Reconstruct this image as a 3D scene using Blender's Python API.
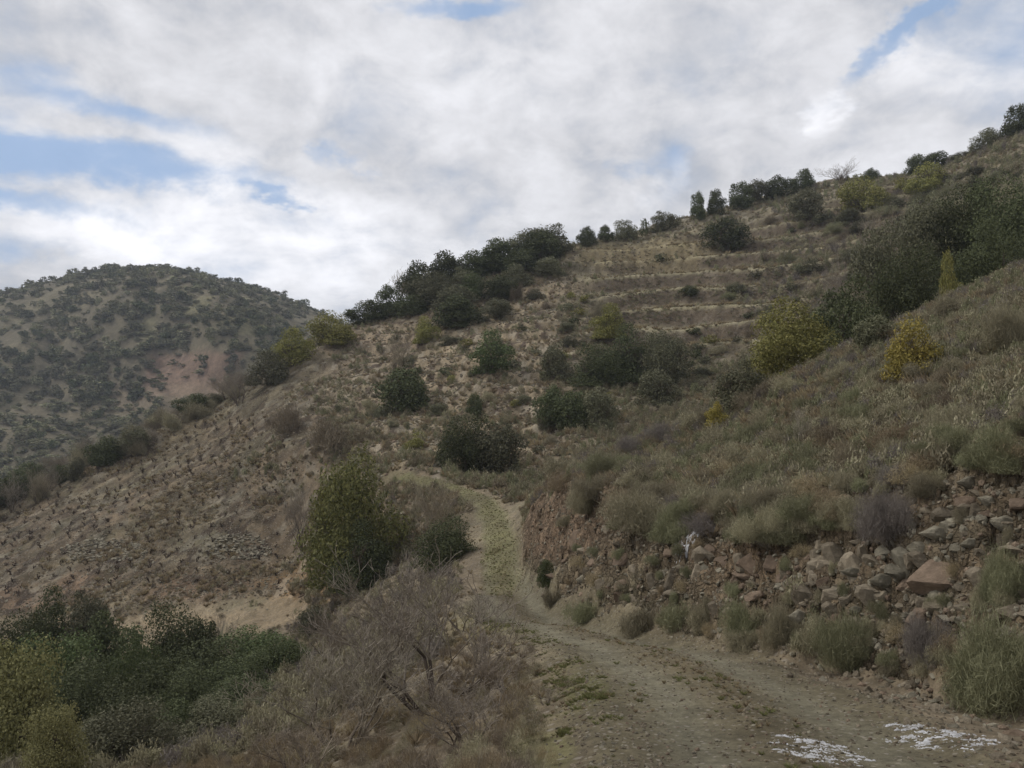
import bpy, math, random
import numpy as np
from mathutils import Vector, Matrix, Euler
from mathutils.bvhtree import BVHTree

for o in list(bpy.data.objects):
    bpy.data.objects.remove(o)
scn = bpy.context.scene
col = scn.collection
R = math.radians

# ------------------------------------------------------------------ camera
F = 770.0
PITCH = R(3.0)
EYE = 1.6
cam_d = bpy.data.cameras.new('camera')
cam_d.sensor_width = 36.0
cam_d.lens = 36.0 * F / 1024.0
cam_d.clip_start = 0.1
cam_d.clip_end = 6000
cam = bpy.data.objects.new('camera', cam_d)
cam.location = (0, 0, EYE)
cam.rotation_euler = (R(90) + PITCH, 0, 0)
col.objects.link(cam)
scn.camera = cam
scn.render.resolution_x = 1024
scn.render.resolution_y = 768
scn.view_settings.view_transform = 'Standard'
scn.view_settings.look = 'None'
scn.view_settings.exposure = 0.22
scn.view_settings.gamma = 1.0
scn.view_settings.use_curve_mapping = False
CP, SP = math.cos(PITCH), math.sin(PITCH)

def ray(px, py):
    """world direction of a photograph pixel"""
    a = (px - 512.0) / F
    b = (384.0 - py) / F
    return (a, CP - b * SP, SP + b * CP)

def at(px, py, Y):
    d = ray(px, py)
    k = Y / d[1]
    return (d[0] * k, Y, EYE + d[2] * k)

def project(x, y, z):
    z = z - EYE
    f = y * CP + z * SP
    u = -y * SP + z * CP
    f = np.maximum(f, 1e-3)
    return 512 + F * x / f, 384 - F * u / f

# ------------------------------------------------------------------ sky and sun
SUN_EL, SUN_AZ = 46.0, -78.0          # degrees; azimuth from +Y towards +X
world = bpy.data.worlds.new('World')
scn.world = world
world.use_nodes = True
wt = world.node_tree
wt.nodes.clear()
def N(t, kind, **kw):
    n = t.nodes.new(kind)
    for k, v in kw.items():
        setattr(n, k, v)
    return n
def L(t, a, b):
    t.links.new(a, b)
def mathn(t, op, a, b=None, c=None, clamp=False):
    n = N(t, 'ShaderNodeMath', operation=op, use_clamp=clamp)
    for i, v in enumerate((a, b, c)):
        if v is None: continue
        if isinstance(v, (int, float)): n.inputs[i].default_value = v
        else: L(t, v, n.inputs[i])
    return n.outputs[0]
def vmath(t, op, a, b=None, out=0):
    n = N(t, 'ShaderNodeVectorMath', operation=op)
    for i, v in enumerate((a, b)):
        if v is None: continue
        if isinstance(v, (tuple, list)): n.inputs[i].default_value = v
        else: L(t, v, n.inputs[i])
    return n.outputs[out]
def noise(t, vec, scale, detail=4, rough=0.5, dist=0.0, col_=False):
    n = N(t, 'ShaderNodeTexNoise')
    n.inputs['Scale'].default_value = scale
    n.inputs['Detail'].default_value = detail
    n.inputs['Roughness'].default_value = rough
    n.inputs['Distortion'].default_value = dist
    if vec is not None: L(t, vec, n.inputs['Vector'])
    return n.outputs['Color'] if col_ else n.outputs[0]
def mixc(t, fac, a, b, blend='MIX'):
    n = N(t, 'ShaderNodeMix', data_type='RGBA', blend_type=blend)
    if isinstance(fac, (int, float)): n.inputs[0].default_value = fac
    else: L(t, fac, n.inputs[0])
    for i, v in ((6, a), (7, b)):
        if isinstance(v, (tuple, list)): n.inputs[i].default_value = (*v[:3], 1)
        else: L(t, v, n.inputs[i])
    return n.outputs[2]
def maprange(t, v, a, b, c=0.0, d=1.0, smooth=True):
    n = N(t, 'ShaderNodeMapRange')
    if smooth: n.interpolation_type = 'SMOOTHSTEP'
    L(t, v, n.inputs[0])
    for i, x in zip((1, 2, 3, 4), (a, b, c, d)): n.inputs[i].default_value = x
    return n.outputs[0]

tc = N(wt, 'ShaderNodeTexCoord').outputs['Generated']
sky = N(wt, 'ShaderNodeTexSky')
sky.sky_type = 'NISHITA'
sky.sun_disc = False
sky.sun_elevation = R(SUN_EL)
sky.sun_rotation = R(SUN_AZ)
sky.altitude = 600
sepd = N(wt, 'ShaderNodeSeparateXYZ'); L(wt, tc, sepd.inputs[0])
zz = mathn(wt, 'MAXIMUM', mathn(wt, 'ADD', sepd.outputs[2], 0.42), 0.10)
comb = N(wt, 'ShaderNodeCombineXYZ')
L(wt, mathn(wt, 'DIVIDE', sepd.outputs[0], zz), comb.inputs[0])
L(wt, mathn(wt, 'DIVIDE', sepd.outputs[1], zz), comb.inputs[1])
plane = comb.outputs[0]
# wobble of the directions for ragged cloud edges
wob = noise(wt, plane, 2.6, 6, 0.62, 0.2, True)
wob = vmath(wt, 'MULTIPLY', vmath(wt, 'SUBTRACT', wob, (0.5, 0.5, 0.5)), (0.42, 0.0, 0.15))
wdir = vmath(wt, 'ADD', tc, wob)
def blob(px, py, rx, ry, amp, tilt=0.0):
    d = Vector(ray(px, py)).normalized()
    v = vmath(wt, 'SUBTRACT', wdir, tuple(d))
    if tilt:
        rn = N(wt, 'ShaderNodeVectorRotate', rotation_type='Y_AXIS')
        L(wt, v, rn.inputs['Vector']); rn.inputs['Angle'].default_value = R(tilt)
        v = rn.outputs[0]
    v = vmath(wt, 'MULTIPLY', v, (F / rx, 1.5, F / ry))
    r = vmath(wt, 'LENGTH', v, None, 1)
    return mathn(wt, 'MULTIPLY', maprange(wt, r, 0.25, 1.35, 1.0, 0.0), amp)
def addall(lst):
    s = lst[0]
    for x in lst[1:]: s = mathn(wt, 'ADD', s, x)
    return s
holes = addall([blob(95, 172, 150, 22, 1.1), blob(50, 90, 80, 20, 0.5), blob(328, 152, 22, 14, 0.55),
                blob(940, 28, 58, 13, 1.0, 38), blob(455, 0, 60, 8, 0.8), blob(640, 172, 34, 14, 0.4),
                blob(30, 218, 100, 12, 0.6), blob(278, 204, 18, 7, 0.6), blob(10, 262, 60, 10, 0.3),
                blob(150, 118, 60, 14, 0.45), blob(-250, 120, 160, 60, 0.9), blob(1300, -60, 160, 60, 0.9)])
bright = addall([blob(290, 250, 180, 52, 0.24), blob(60, 245, 160, 22, 0.18), blob(400, 225, 150, 45, 0.07), blob(835, 118, 26, 18, 0.22, -30),
                 blob(655, 190, 24, 22, 0.16, -50), blob(980, 60, 60, 30, 0.10), blob(210, 145, 60, 22, 0.12), blob(640, 80, 260, 60, 0.05),
                 blob(430, 120, 120, 40, 0.05), blob(340, 300, 80, 30, 0.12)])
n1 = noise(wt, plane, 1.9, 7, 0.58, 0.3)
n2 = noise(wt, plane, 6.0, 6, 0.55, 0.4)
n3 = noise(wt, plane, 0.9, 3, 0.5)
hole_n = maprange(wt, n2, 0.25, 0.62, 1.25, 0.5)
cover_break = mathn(wt, 'MULTIPLY', holes, hole_n)
rand_break = mathn(wt, 'MULTIPLY', maprange(wt, n1, 0.60, 0.74), 0.35)
n4 = noise(wt, plane, 11.0, 8, 0.66, 0.25)
hv = mathn(wt, 'ADD', holes, mathn(wt, 'MULTIPLY', mathn(wt, 'SUBTRACT', n2, 0.5), -1.5))
hv = mathn(wt, 'ADD', hv, mathn(wt, 'MULTIPLY', mathn(wt, 'SUBTRACT', n4, 0.5), -0.9))
clear = mathn(wt, 'MULTIPLY', maprange(wt, hv, -0.1, 1.15), 0.85)
lum = mathn(wt, 'ADD', mathn(wt, 'MULTIPLY', maprange(wt, n1, 0.3, 0.7, 0.0, 1.0), 0.15), 0.49)
lum = mathn(wt, 'ADD', lum, mathn(wt, 'MULTIPLY', maprange(wt, n2, 0.3, 0.72), 0.17))
lum = mathn(wt, 'ADD', lum, mathn(wt, 'MULTIPLY', mathn(wt, 'SUBTRACT', n4, 0.5), 0.42))
lum = mathn(wt, 'ADD', lum, mathn(wt, 'MULTIPLY', bright, 0.95))
lum10 = mathn(wt, 'MULTIPLY', lum, 10.0)
cloudc = vmath(wt, 'SCALE', (0.975, 0.985, 1.03))
cloudc.node.inputs[0].default_value = (0.985, 0.99, 1.035)
L(wt, lum10, cloudc.node.inputs['Scale'])
skyc = mixc(wt, 1.0, sky.outputs[0], (0.80, 0.92, 1.05), 'MULTIPLY')
blue = mixc(wt, 0.72, skyc, (3.0, 4.5, 6.9))
final = mixc(wt, clear, cloudc, blue)
bg = N(wt, 'ShaderNodeBackground')
bg.inputs[1].default_value = 0.1
L(wt, final, bg.inputs[0])
wo = N(wt, 'ShaderNodeOutputWorld')
L(wt, bg.outputs[0], wo.inputs[0])

sun_d = bpy.data.lights.new('sun', 'SUN')
sun_d.energy = 1.5
sun_d.angle = R(12)
sun_d.color = (1.0, 0.95, 0.88)
sun = bpy.data.objects.new('sun', sun_d)
se, sa = R(SUN_EL), R(SUN_AZ)
sdir = Vector((math.sin(sa) * math.cos(se), math.cos(sa) * math.cos(se), math.sin(se)))
sun.rotation_euler = sdir.to_track_quat('Z', 'Y').to_euler()
sun.location = (0, 0, 60)
col.objects.link(sun)

# ------------------------------------------------------------------ numpy noise
def _hash(ix, iy, seed):
    h = (ix.astype(np.int64) * 374761393 + iy.astype(np.int64) * 668265263 + seed * 974634777) & 0xFFFFFFFF
    h = ((h ^ (h >> 13)) * 1274126177) & 0xFFFFFFFF
    h = h ^ (h >> 16)
    return (h & 0xFFFFFF) / float(0xFFFFFF)
def vnoise(x, y, seed=0):
    ix, iy = np.floor(x), np.floor(y)
    fx, fy = x - ix, y - iy
    fx = fx * fx * fx * (fx * (fx * 6 - 15) + 10)
    fy = fy * fy * fy * (fy * (fy * 6 - 15) + 10)
    a = _hash(ix, iy, seed); b = _hash(ix + 1, iy, seed)
    c = _hash(ix, iy + 1, seed); d = _hash(ix + 1, iy + 1, seed)
    return (a + (b - a) * fx) * (1 - fy) + (c + (d - c) * fx) * fy
def fbm(x, y, oct=4, seed=0, gain=0.5):
    s = 0; a = 1.0; t = 0
    for i in range(oct):
        c, sn = math.cos(i * 1.1), math.sin(i * 1.1)
        s = s + a * vnoise((x * c - y * sn) * 2 ** i, (x * sn + y * c) * 2 ** i, seed + i * 17)
        t += a; a *= gain
    return s / t * 2 - 1
def worley(x, y, seed=0):
    ix, iy = np.floor(x), np.floor(y)
    best = np.full(x.shape, 9.0); sec = np.full(x.shape, 9.0); val = np.zeros(x.shape)
    for dx in (-1, 0, 1):
        for dy in (-1, 0, 1):
            cx, cy = ix + dx, iy + dy
            px_ = cx + _hash(cx, cy, seed); py_ = cy + _hash(cx, cy, seed + 5)
            d = (px_ - x) ** 2 + (py_ - y) ** 2
            m = d < best
            sec = np.where(m, best, np.minimum(sec, d))
            val = np.where(m, _hash(cx, cy, seed + 9), val)
            best = np.where(m, d, best)
    return np.sqrt(best), np.sqrt(sec), val
def smooth(a, b, x):
    t = np.clip((x - a) / (b - a), 0, 1)
    return t * t * (3 - 2 * t)

# ------------------------------------------------------------------ terrain, surveyed lines
OFF = 8.0
pts = []
def line(*nodes, n=3):
    for i in range(len(nodes) - 1):
        for k in range(n):
            f = k / n
            a, b = nodes[i], nodes[i + 1]
            q = [a[j] + (b[j] - a[j]) * f for j in range(3)]
            pts.append(at(*q))
    pts.append(at(*nodes[-1]))
def wl(*nodes):
    pts.extend(nodes)
# around and behind the camera
for yy in (-6.5, -3, 0, 2.5):
    wl((0, yy, -0.05 * max(yy, 0)), (1.5, yy, -0.05 * max(yy, 0)), (3.6, yy, 0.05), (4.8, yy, 0.9), (7, yy, 2.6), (12, yy, 5.5), (24, yy, 11),
       (-1.3, yy, -0.15), (-3, yy, -0.9), (-6, yy, -3.2), (-12, yy, -7), (-25, yy, -11))
# road
GR = 0.165
def Yr(py):
    d = ray(512, py)
    return EYE / (-d[2] / d[1] - GR)
ROADPX = [(815, 768, None), (735, 700, None), (645, 650, None), (566, 626, None), (512, 606, 22.5),
          (508, 592, 27), (502, 575, 32), (500, 550, 38), (495, 520, 44), (482, 500, 48), (448, 486, 53), (400, 472, 58), (350, 462, 64)]
ROAD3 = [at(p, q, Y or Yr(q)) for p, q, Y in ROADPX]
for (p, q, Y) in ROADPX:
    Y = Y or Yr(q)
    w = 1.7 * F / Y
    for e in (-1, 0, 1):
        pts.append(at(p + e * w * 0.8, q + e * 2, Y + (0 if Y < 40 else e * -1.0)))
# left side of the near road, falling into the gully
line((560, 768, 6.2), (440, 768, 7.6), (330, 768, 10.5), (180, 775, 16), (0, 780, 20), (-250, 780, 22))
line((540, 690, 10.2), (470, 690, 12.5), (400, 700, 15), (300, 730, 19), (160, 760, 24), (0, 765, 27), (-250, 765, 30))
line((480, 625, 19.5), (430, 635, 22), (370, 655, 25), (290, 690, 29), (150, 722, 36), (0, 722, 39), (-250, 722, 42))
line((470, 598, 27), (430, 603, 31), (380, 608, 38), (310, 640, 46), (150, 668, 50), (0, 670, 53), (-250, 670, 56))
# terrace track under the vineyard
line((430, 580, 38), (370, 590, 43), (300, 615, 53), (150, 628, 58), (0, 635, 60), (-250, 640, 64))
line((430, 560, 43), (380, 575, 48), (300, 600, 56), (150, 606, 61), (0, 613, 64), (-250, 620, 68))
# vineyard slope
line((440, 505, 49), (390, 500, 57), (300, 550, 66), (150, 560, 71), (0, 575, 73), (-250, 580, 78))
line((380, 480, 62), (300, 490, 76), (150, 505, 85), (0, 530, 88), (-250, 540, 90))
line((330, 450, 76), (270, 440, 90), (200, 455, 98), (100, 485, 100), (0, 510, 102))
# ridge of the middle hill
RIDGE = [(-300, 570, 98), (-120, 520, 102), (0, 493, 106), (100, 458, 112), (200, 408, 120), (260, 372, 126), (340, 325, 134),
         (400, 308, 138), (450, 283, 141), (500, 268, 145), (560, 248, 150), (640, 231, 156), (700, 214, 160), (760, 198, 164),
         (840, 179, 166), (900, 176, 160), (940, 168, 150), (980, 152, 138), (1024, 133, 126), (1150, 85, 112), (1400, 10, 95)]
line(*RIDGE, n=4)
back = [(p, q + 22, Y + 26) for p, q, Y in RIDGE]
line(*back, n=2)
line(*[(p, 500, 260) for p, q, Y in RIDGE[::2]], n=1)
# middle hill face
line((355, 420, 92), (360, 380, 105), (380, 345, 122))
line((400, 455, 68), (420, 420, 84), (430, 380, 98), (440, 340, 115), (450, 310, 128))
line((470, 478, 60), (490, 440, 72), (500, 400, 84), (505, 360, 98), (510, 320, 115), (520, 290, 130))
line((530, 474, 60), (560, 430, 72), (565, 390, 86), (570, 340, 104), (575, 290, 126))
line((640, 405, 78), (640, 370, 90), (640, 330, 106), (640, 290, 124), (640, 255, 142))
line((740, 385, 80), (740, 350, 92), (740, 310, 108), (740, 270, 126), (740, 235, 146))
line((840, 350, 76), (840, 310, 90), (840, 260, 114), (840, 220, 138))
line((940, 310, 68), (940, 260, 84), (940, 215, 108), (940, 190, 130))
line((1024, 280, 60), (1024, 230, 74), (1024, 190, 92), (1024, 160, 110))
line((1250, 200, 55), (1250, 100, 88))
# near slope: crest, then the hidden gully behind it
CREST = [(519, 508, 42.5), (545, 487, 39), (580, 466, 37), (640, 441, 35.5), (690, 426, 34.5), (740, 404, 33.5), (800, 372, 32.5), (850, 350, 32),
         (900, 325, 31.5), (960, 297, 31), (1024, 268, 30), (1250, 190, 26)]
line(*CREST, n=3)
line((560, 490, 50), (640, 462, 49), (740, 430, 48), (850, 385, 46), (960, 345, 44), (1024, 320, 43), (1250, 250, 40), n=3)
line((560, 480, 33.5), (640, 478, 26.5), (740, 465, 22.5), (850, 425, 21), (960, 375, 20), (1024, 350, 19.5), (1250, 280, 17))
line((640, 505, 22), (740, 512, 17.6), (850, 490, 15.8), (960, 440, 15), (1024, 415, 14), (1250, 340, 12))
# cutting beside the road: top edge and foot
CUT_TOP = [(535, 500, 34), (550, 500, 29.5), (600, 506, 22.8), (680, 532, 17.6), (740, 552, 14.9), (840, 542, 12.6), (900, 520, 11.9), (960, 485, 11.5), (1024, 462, 11.0), (1250, 380, 8.5)]
CUT_FOOT = [(520, 575, 32), (545, 600, 25), (600, 617, 19.5), (680, 632, 15.6), (760, 643, 13.2), (860, 664, 10.8), (960, 690, 9.1), (1024, 700, 8.2), (1250, 720, 6)]
line(*CUT_TOP, n=3)
line(*CUT_FOOT, n=3)
line((540, 606, 23.2), (620, 630, 17.0), (700, 645, 13.8), (780, 664, 11.4), (870, 696, 9.0), (960, 722, 7.5), (1024, 742, 6.6), (1250, 800, 5))

P = np.array(pts)
S = P[:, 0] / (P[:, 1] + OFF); T = np.log(P[:, 1] + OFF); V = P[:, 2] / (P[:, 1] + OFF)
SC = 2.2                                            # t axis weight
def kern(ds, dt):
    return -np.sqrt(ds * ds + dt * dt * 0.30 + 0.0009)
n_ = len(P)
A = np.zeros((n_ + 3, n_ + 3))
A[:n_, :n_] = kern(S[:, None] - S[None], T[:, None] - T[None])
A[:n_, :n_] += np.eye(n_) * 0.004
A[:n_, n_] = A[n_, :n_] = 1
A[:n_, n_ + 1] = A[n_ + 1, :n_] = S
A[:n_, n_ + 2] = A[n_ + 2, :n_] = T
W = np.linalg.solve(A, np.concatenate([V, np.zeros(3)]))
def base_v(s, t):
    sh = s.shape; s = s.ravel(); t = t.ravel(); out = np.empty(len(s))
    for i in range(0, len(s), 20000):
        a, b = s[i:i + 20000, None], t[i:i + 20000, None]
        out[i:i + 20000] = kern(a - S[None], b - T[None]) @ W[:n_] + W[n_] + W[n_ + 1] * a[:, 0] + W[n_ + 2] * b[:, 0]
    return out.reshape(sh)

res_ = base_v(S, T) - V
print('RBF residual px', np.abs(res_).max() * F, np.abs(res_).mean() * F)
# the RBF on a coarse grid, then resampled (cheap and smooth)
cs = np.linspace(-2.0, 2.0, 241); ct = np.linspace(math.log(1.4), math.log(270), 261)
CS, CT = np.meshgrid(cs, ct)
CV = base_v(CS, CT)
def base_h(x, y):
    s = x / (y + OFF); t = np.log(y + OFF)
    fs = np.clip((s - cs[0]) / (cs[1] - cs[0]), 0, len(cs) - 1.001); ft = np.clip((t - ct[0]) / (ct[1] - ct[0]), 0, len(ct) - 1.001)
    i, j = fs.astype(int), ft.astype(int); a, b = fs - i, ft - j
    v = (CV[j, i] * (1 - a) + CV[j, i + 1] * a) * (1 - b) + (CV[j + 1, i] * (1 - a) + CV[j + 1, i + 1] * a) * b
    return v * (y + OFF)

# road centre line
RC = [(1.2, -7.5), (1.6, -3), (1.9, 0), (2.1, 3)] + [(p[0], p[1]) for p in ROAD3] + [(ROAD3[-1][0] - 8, ROAD3[-1][1] + 2)]
def road_coord(x, y):
    best = np.full(x.shape, 1e9); side = np.zeros(x.shape); along = np.zeros(x.shape)
    acc = 0
    for (x0, y0), (x1, y1) in zip(RC[:-1], RC[1:]):
        dx, dy = x1 - x0, y1 - y0; l = math.hypot(dx, dy)
        t = np.clip(((x - x0) * dx + (y - y0) * dy) / l / l, 0, 1)
        d = np.hypot(x - x0 - t * dx, y - y0 - t * dy)
        sg = np.sign((x - x0) * dy - (y - y0) * dx)
        m = d < best
        best = np.where(m, d, best); side = np.where(m, sg * d, side); along = np.where(m, acc + t * l, along)
        acc += l
    return best, side, along
def interp_line(nodes, px, k):
    a = np.array(nodes, float)
    return np.interp(px, a[:, 0], a[:, k])

# grid
sl = np.concatenate([np.linspace(-1.95, -0.72, 50, endpoint=False), np.linspace(-0.72, 0.72, 640, endpoint=False), np.linspace(0.72, 1.95, 60)])
tl = np.concatenate([np.linspace(math.log(1.5), math.log(11), 70, endpoint=False), np.linspace(math.log(11), math.log(175), 640, endpoint=False),
                     np.linspace(math.log(175), math.log(265), 40)])
GS, GT = np.meshgrid(sl, tl)
GY = np.exp(GT) - OFF; GX = GS * (GY + OFF)
GZ = base_h(GX, GY)
px0, py0 = project(GX, np.maximum(GY, 0.5), GZ)
rd, rs, ra = road_coord(GX, GY)
hw = np.interp(GY, [0, 10, 24, 30, 44, 52, 60], [1.75, 1.65, 1.35, .74, .68, .66, .4])
edge_n = fbm(GX * 0.9, GY * 0.9, 3, 3) * np.interp(GY, [20, 30], [0.35, .2])
road_m = 1 - smooth(hw - 0.25, hw + 0.3, rd + edge_n)
road_m *= 1 - smooth(58, 66, GY) 
rough_m = 1 - (1 - smooth(hw, hw + 1.2, rd)) * (1 - smooth(58, 66, GY)) * 0.93
# cutting mask
top_y = np.interp(px0, [c[0] for c in CUT_TOP], [c[2] for c in CUT_TOP]); foot_y = np.interp(px0, [c[0] for c in CUT_FOOT], [c[2] for c in CUT_FOOT])
cut_m = smooth(-0.25, 0.1, (GY - foot_y) / foot_y * 3) * (1 - smooth(0.02, 0.14, (GY - top_y) / top_y + fbm(GX * .6, GY * .6, 3, 8) * .06)) * smooth(517, 530, px0) * (GY > 2)
# crest distance for the near slope mask
crest_y = np.interp(px0, [c[0] for c in CREST], [c[2] for c in CREST])
near_m = (1 - smooth(0.0, 0.1, (GY - crest_y) / crest_y)) * smooth(515, 530, px0) * (1 - cut_m) * (GY > foot_y)
D = np.hypot(GX, GY)
h = fbm(GX / 14, GY / 14, 4, 11) * 0.75 * smooth(25, 80, D) + fbm(GX / 4.5, GY / 4.5, 4, 21) * 0.22 * smooth(3, 30, D) + fbm(GX / 1.1, GY / 1.1, 4, 31) * (0.07 + 0.17 * smooth(44, 60, GY)) + fbm(GX / 0.3, GY / 0.3, 2, 41) * 0.018
fieldm = (1 - smooth(300, 340, px0)) * smooth(58, 64, GY)
h += fieldm * (fbm(GX / 7 + 9, GY / 5, 3, 57) * .55 + np.abs(fbm(GX / 16, GY / 30, 3, 58)) * 1.1)
h += (np.abs(fbm(GX / 30 + GY / 60, GY / 45, 3, 55)) - 0.3) * 1.6 * smooth(70, 110, D)
GZ = GZ + h * rough_m
# ruts and crown of the track
GZ += road_m * (0.035 * np.cos(rs / 0.8 * math.pi) + fbm(GX * 1.6, GY * 1.6, 4, 61) * 0.03)
# broken rock in the cutting
w1, w2, wv = worley(GX * 1.15, (GZ * 1.6 + GY * 0.7) * 1.1, 71)
GZ += cut_m * ((wv - 0.5) * 0.55 + smooth(0.0, 0.12, w2 - w1) * 0.26 - 0.12)
w1, w2, wv2 = worley(GX * 3.4, (GZ * 1.6 + GY * 0.7) * 3.2, 73)
GZ += cut_m * ((wv2 - 0.5) * 0.20 + smooth(0.0, 0.14, w2 - w1) * 0.11)
nz0 = fbm(GX / 9, GY / 9, 3, 99)
# ploughed terraces on the middle hill
terr = smooth(555, 610, px0 + nz0 * 30) * (1 - smooth(880, 960, px0)) * smooth(86, 96, GY) * (1 - smooth(146, 152, GY))
STEP = 3.9
q = GZ / STEP + fbm(GX / 34, GY / 34, 3, 91) * 0.9 + fbm(GX / 7, GY / 7, 3, 92) * .16
fr = q - np.floor(q)
prof = np.where(fr < 0.30, fr * 0.16 / 0.30, np.where(fr < 0.72, 0.16 + (fr - 0.30) / 0.42 * 0.80, 0.96 + (fr - 0.72) / 0.28 * 0.04))
GZ += terr * (prof - fr) * STEP * 1.0
# faint old terraces on the rocky spur and banks of the vineyard
spur = smooth(330, 380, px0) * (1 - smooth(540, 580, px0)) * smooth(64, 72, GY) * (1 - smooth(120, 135, GY))
q2 = GZ / 2.1 + fbm(GX / 9, GY / 9, 3, 93) * 0.5
f2 = q2 - np.floor(q2)
GZ += spur * (smooth(0.35, 0.75, f2) - f2) * 2.1 * 0.45

# ---- colours of soil and plants, fixed to the ground
def lerp(c, m, k):
    return c * (1 - m[..., None]) + np.array(k)[None, None] * m[..., None]
C = np.zeros(GX.shape + (3,)); C[:] = (0.165, 0.134, 0.100)
nz1 = fbm(GX / 7, GY / 7, 5, 101); nz2 = fbm(GX / 2.2, GY / 2.2, 5, 102, 0.6); nz3 = fbm(GX / 0.5, GY / 0.5, 4, 103, 0.65)
def spot(cx, cy, rx, ry, Y, yw=0.35):
    d = np.hypot((px0 - cx) / rx, (py0 - cy) / ry)
    return (1 - smooth(0.55, 1.15, d + nz1 * 0.25 + nz2 * 0.15)) * (1 - smooth(yw * 0.7, yw, np.abs(np.log(np.maximum(GY, 1) / Y))))
C = lerp(C, smooth(0.0, 0.5, nz1) * 0.5, (0.20, 0.172, 0.125))
C = lerp(C, terr * .9, (0.150, 0.132, 0.092))
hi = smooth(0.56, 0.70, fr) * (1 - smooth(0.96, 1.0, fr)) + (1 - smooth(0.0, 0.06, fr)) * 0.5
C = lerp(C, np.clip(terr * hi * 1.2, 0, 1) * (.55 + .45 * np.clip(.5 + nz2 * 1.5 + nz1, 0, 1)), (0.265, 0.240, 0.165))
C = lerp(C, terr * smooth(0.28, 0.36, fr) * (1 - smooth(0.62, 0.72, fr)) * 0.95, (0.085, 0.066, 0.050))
C = lerp(C, spot(640, 250, 90, 22, 142) * 0.6, (0.23, 0.19, 0.115))
C = lerp(C, near_m, (0.150, 0.134, 0.095))
C = lerp(C, near_m * smooth(0.1, 0.5, nz2) * 0.6, (0.205, 0.18, 0.13))
C = lerp(C, spot(840, 460, 130, 28, 19) * 0.7, (0.20, 0.14, 0.095))
C = lerp(C, spot(150, 500, 330, 110, 85, 0.5) * 0.85, (0.168, 0.128, 0.095))
C = lerp(C, spot(150, 590, 330, 16, 65, 0.3) * 0.8, (0.215, 0.148, 0.110))
C = lerp(C, spot(150, 620, 330, 12, 60, 0.2) * 0.95, (0.265, 0.205, 0.145))
C = lerp(C, spot(90, 430, 120, 30, 108) * 0.4, (0.19, 0.165, 0.11))
C = lerp(C, spot(370, 340, 60, 20, 120) * 0.7, (0.225, 0.17, 0.135))
C = lerp(C, spot(480, 400, 90, 70, 85) * 0.5, (0.225, 0.18, 0.135))
C = lerp(C, spot(580, 440, 80, 40, 68) * 0.6, (0.22, 0.185, 0.145))
C = lerp(C, smooth(560, 620, GX * 0 + px0) * (GY > 60) * (1 - terr) * 0.6, (0.165, 0.148, 0.108))
gul = (1 - smooth(300, 480, px0)) * (1 - smooth(45, 55, GY)) * (GY > 5)
C = lerp(C, gul * 0.8, (0.125, 0.105, 0.075))
C = lerp(C, spot(300, 590, 60, 25, 50, 0.4) * 0.8, (0.20, 0.135, 0.075))
# rock of the cutting
rc = np.array((0.158, 0.127, 0.092))[None, None] * (0.62 + 0.75 * (0.5 * wv + 0.5 * wv2))[..., None]
C = C * (1 - cut_m[..., None]) + rc * cut_m[..., None]
C = lerp(C, cut_m * smooth(0.6, 0.8, wv2) * 0.35, (0.21, 0.145, 0.10))
C = lerp(C, cut_m * spot(560, 520, 70, 60, 27, 0.5) * 0.45, (0.23, 0.155, 0.115))
C = lerp(C, cut_m * spot(740, 570, 60, 30, 14, 0.5) * 0.35, (0.20, 0.13, 0.085))
C = lerp(C, cut_m * smooth(0.1, 0.5, nz2) * 0.55, (0.13, 0.12, 0.085))
# the track
rut = np.exp(-((np.abs(rs + fbm(GX * .5, GY * .5, 2, 7) * .15) - 0.72) / 0.32) ** 2)
rcx = np.zeros_like(C); rcx[:] = (0.175, 0.150, 0.104)
rcx = lerp(rcx, np.exp(-(rs / 0.38) ** 2) * (0.5 + 0.4 * nz2), (0.155, 0.125, 0.080))
rcx = lerp(rcx, rut * 0.8, (0.222, 0.206, 0.158))
rcx = lerp(rcx, np.clip(smooth(26, 36, GY) * (0.75 + nz2 * 0.5), 0, 1), (0.225, 0.215, 0.115))
C = C * (1 - road_m[..., None]) + rcx * road_m[..., None]
verge = np.exp(-((rd - hw - 0.1) / 0.5) ** 2) * (1 - smooth(20, 26, GY)) * (rs < 0)
C = lerp(C, verge * smooth(-0.3, 0.3, nz2) * 0.5, (0.15, 0.145, 0.055))
C = lerp(C, spot(585, 690, 26, 16, 8.6, 0.4) * 0.5, (0.16, 0.16, 0.06))
C = lerp(C, spot(545, 752, 30, 22, 6.3, 0.4) * 0.5, (0.17, 0.17, 0.07))
C = lerp(C, fieldm * smooth(.05, .4, fbm(GX / 9, GY / 14, 4, 131)) * .5, (0.15, 0.125, 0.085))
C = lerp(C, fieldm * smooth(.1, .4, fbm(GX / 6, GY / 6, 4, 132)) * .5, (0.205, 0.18, 0.135))
ledge = (1 - smooth(290, 330, px0)) * smooth(49, 52, GY) * (1 - smooth(58.5, 61, GY + fbm(GX / 5, GY / 5, 3, 150) * 2)) * smooth(596, 604, py0 + nz1 * 8)
C = lerp(C, ledge * .7, (0.215, 0.172, 0.122))
spur2 = smooth(330, 380, px0) * (1 - smooth(540, 600, px0)) * (GY > 58) * (GY < 130)
C = lerp(C, spur2 * .55, (0.225, 0.182, 0.130))
mot = (1 - spur2 * .6) * smooth(0.05, 0.45, fbm(GX / 5, GY / 5, 4, 120, 0.6)) * (GY > 44) * (1 - terr)
C = lerp(C, mot * 0.55 * (1 - road_m), (0.115, 0.108, 0.075))
C *= (1 + nz1 * 0.16 + nz2 * 0.26 + nz3 * 0.22)[..., None]
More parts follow.
